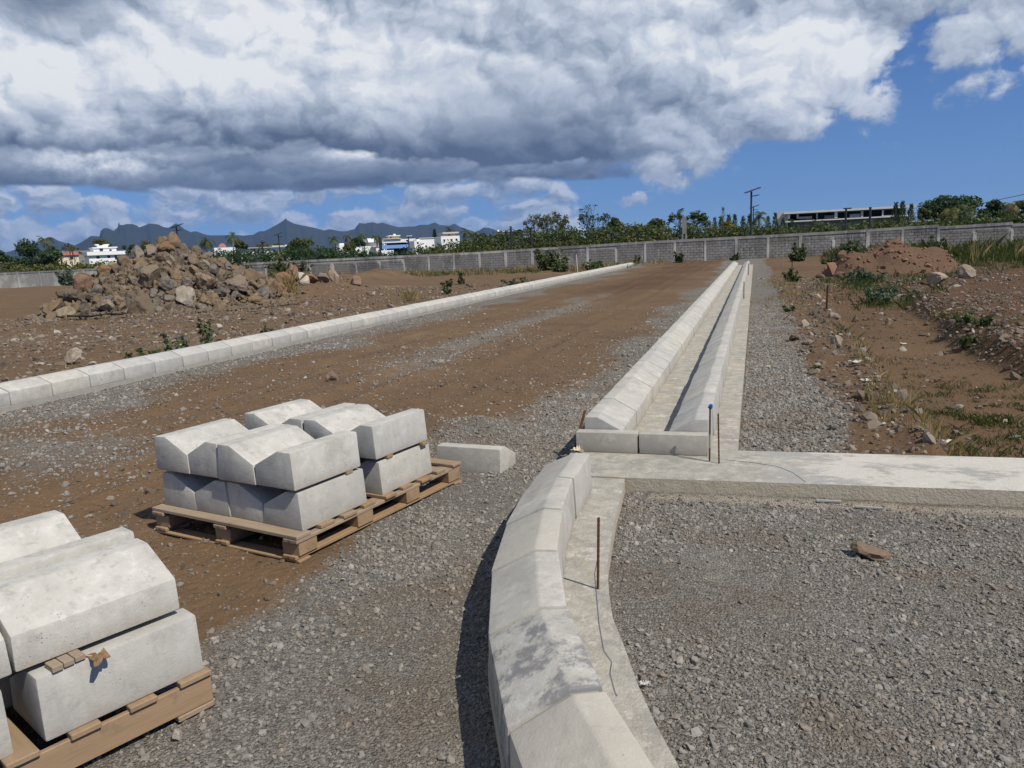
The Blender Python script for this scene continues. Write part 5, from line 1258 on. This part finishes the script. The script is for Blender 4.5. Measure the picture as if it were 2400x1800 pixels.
weed('weed_plant','rounded green weed at the far end of the left kerb',-8.6,59.3,.75,.9,420,.08,'lf_olive',32,7)

# ------------------------------------------------------------------ stakes, string, litter
def stake(name,label,base,tip,r,m,n=8,ribs=False,rag=None):
    base=Vector(base); tip=Vector(tip); t=thing(name,label,'stake',base,0); d=tip-base; N=28 if ribs else 4
    pts=[d*(k/N) for k in range(N+1)]; rad=[r*(1.0 if not ribs else (1.14 if k%2 else .92)) for k in range(N+1)]
    MB().tube([Vector((0,0,-.08))]+pts,[r]+rad,n).build('bar',M[m],t)
    return t
b=gp(1401.3,1379.5,ZS); stake('rebar_stake','rusty ribbed rebar standing on the footing beside the curved kerb',b,b+Vector((.012,0,.345)),.0062,'rust',8,True)
b=Vector((-.229,5.44,ZS)); stake('rebar_stake','thin rusty bar on the cross slab right of the blue-capped stake',b,b+Vector((-.006,.0,.365)),.0058,'rust',8,True)
b=Vector((-.297,5.49,ZS)); t=stake('marker_stake','dark stake with a blue plastic cap at the channel end',b,b+Vector((.004,.0,.40)),.0068,'rust',8)
rock_o=rock_mesh('blue_cap',4,M['bluerag'],2,3,.25); link_obj('blue_cap',rock_o,t,(.006,0,.40),(.3,.4,0),(.015,.012,.027))
MB().tube([(.001,0,.10),(.002,0,.20)],.0078,8).build('pale_band',M['palebark'],t)
b=Vector((-1.345,5.63,.02)); t=stake('marker_stake','leaning rusty stake with torn paper at the left channel corner',b,b+Vector((.085,.16,.36)),.010,'rust',8)
scrap('torn_paper','pale torn paper hanging at the leaning stake by the channel corner','paper',(-1.285,5.59,.10),.075,M['paper'],8,.9)
for (x_,y_,h_,dx,dy,lab,m_,nm,r_) in ((1.44,17.3,.55,.01,0,'dark stake standing at the earth ledge on the right','rust','marker_stake',.022),(1.27,29.5,.75,.0,0,'thin dark stake on the right shoulder before the soil heap','rust','marker_stake',.016),(1.42,43.9,.95,0,0,'thin pale stake on the right shoulder near the wall','palebark','marker_stake',.018),
  (-.27,21.2,.46,0,0,'short dark stake against the right kerb row','rust','rebar_stake',.012),(-.27,35.4,.5,0,0,'distant dark stake against the right kerb row','rust','rebar_stake',.016),(.50,16.2,.12,.16,.1,'bent rusty rod lying at the edge of the gravel strip','rust','rebar_stake',.010),
  (-9.25,15.6,.36,-.19,.05,'leaning rusty bar behind the left kerb','rust','rebar_stake',.014),(-9.25,17.1,.26,0,0,'short upright rusty bar behind the left kerb','rust','rebar_stake',.018),(-9.3,22.9,.34,.0,0,'thin rusty bar behind the left kerb near the dry grass','rust','rebar_stake',.012),(-9.6,32.6,.5,.03,0,'pale stick behind the left kerb before the wall','palebark','marker_stake',.018),(-9.7,43.6,1.15,-.05,0,'white stake with a dark top by the big leafy bush','litter','marker_stake',.03),(-5.55,62.1,1.15,.02,0,'dark bar leaning against a wall post beyond the road','rust','rebar_stake',.022)):
    z_=gz(x_,y_)-.02 if x_>-.1 or x_<-8 else (ZS if x_>-1 else gz(x_,y_)); stake(nm,lab,(x_,y_,z_),(x_+dx,y_+dy,z_+h_),r_,m_,6)
# builder's string
def string(label,px,z,m='string',r=.0011):
    P=[gp(u,v,z)+Vector((0,0,.0015)) for u,v in px]; Q=[]
    for a,b_ in zip(P[:-1],P[1:]):
        for k in range(4): Q.append(a+(b_-a)*k/4)
    Q.append(P[-1]); o=MB().tube(Q,r,4).build('string',M[m]); return tag(o,label,'string')
string('thin blue string curling along the curved footing',[(1404,1262),(1403,1300),(1394,1345),(1398,1392),(1404,1460),(1415,1525),(1434,1552),(1430,1580),(1441,1620),(1446,1632)],ZS,r=.0011)
string('fine dark string across the cross slab',[(1700,1078),(1760,1084),(1820,1093),(1858,1108),(1888,1130)],ZS+.004,'black',.0012)
string('tangle of blue string in the gravel below the slab',[(1905,1175),(1960,1185),(2010,1190),(2070,1193),(2040,1205),(1990,1200),(2020,1215),(2090,1225),(2150,1222),(2230,1250),(2180,1260)],.018,'string',.0011)
scrap('plastic_scrap','crumpled blue and white wrapper beside the curved footing','litter',gp(1510,1605,.01)+Vector((0,0,.006)),.03,M['litter'],12,.35)
for u,v,sz,mk,lab in ((2200,1040,.16,'litter','large crumpled white litter at the foot of the ledge'),(2118,807,.09,'litter','white scrap lying on the bare lower ground'),(2005,850,.14,'litter','pale paper on the ledge halfway along'),(2028,893,.10,'litter','pale scrap lower on the ledge'),(2052,984,.12,'paper','flat pale strip of cardboard near the slab'),(1800,860,.05,'paper','small yellowish scrap on the gravel strip'),(2013,904,.05,'litter','small white scrap beside the ledge'),(1990,716,.0,'litter',''),(2110,1170,.0,'paper',''),(1978,590,.0,'litter',''),(2028,656,.35,'litter','white board lying among the weeds before the soil heap'),(1783,654,.22,'litter','flat white strip at the edge of the far gravel')):
    if sz<=0: continue
    p=gp(u,v,0); zz=gz(p.x,p.y); p=gp(u,v,zz); scrap('litter',lab,'litter',p+Vector((0,0,.01)),sz,M[mk],int(u),.25)
for u,v,rot_,lab in ((1942,1180,.15,'grey wooden slat lying in the gravel below the slab'),(2035,1194,.05,'second grey slat lying right of the first below the slab')):
    p=gp(u,v,0); me=MB().box(-.075,.075,-.012,.012,0,.010).mesh('timber_offcut',M['mortar']); tag(link_obj('timber_offcut',me,None,(p.x,p.y,gz(p.x,p.y)+.008),(0,.03,rot_)),lab,'timber')
# black hose among the stones at the left foot of the heap
P=[at(u,v,Y_) for u,v,Y_ in ((150,727,19.2),(185,735,18.9),(215,744,18.6),(240,752,18.5),(225,740,19.0),(255,735,19.2),(290,750,19.0))]
for p in P: p.z=gz(p.x,p.y)+.12
o=MB().tube(P,.03,6).build('hose',M['black'],smooth=True); tag(o,'bent black hose lying at the left foot of the boulder heap','hose')

# ------------------------------------------------------------------ haze between here and the mountains
def haze():
    q=13900; me=MB().box(-q,q,-q,q,-2.5,760).mesh('haze',bpy.data.materials.new('haze')); m=me.materials[0]; m.use_nodes=True; t=m.node_tree
    t.nodes.clear(); out=t.nodes.new('ShaderNodeOutputMaterial'); pv=t.nodes.new('ShaderNodeVolumePrincipled')
    pv.inputs['Color'].default_value=(.24,.46,1.0,1); pv.inputs['Density'].default_value=HAZE; pv.inputs['Anisotropy'].default_value=.2
    t.links.new(pv.outputs[0],out.inputs['Volume']); return tag(link_obj('haze',me),kind='stuff',label='thin blue air between the site and the mountains',cat='haze')
HAZE=4.2e-5
haze()
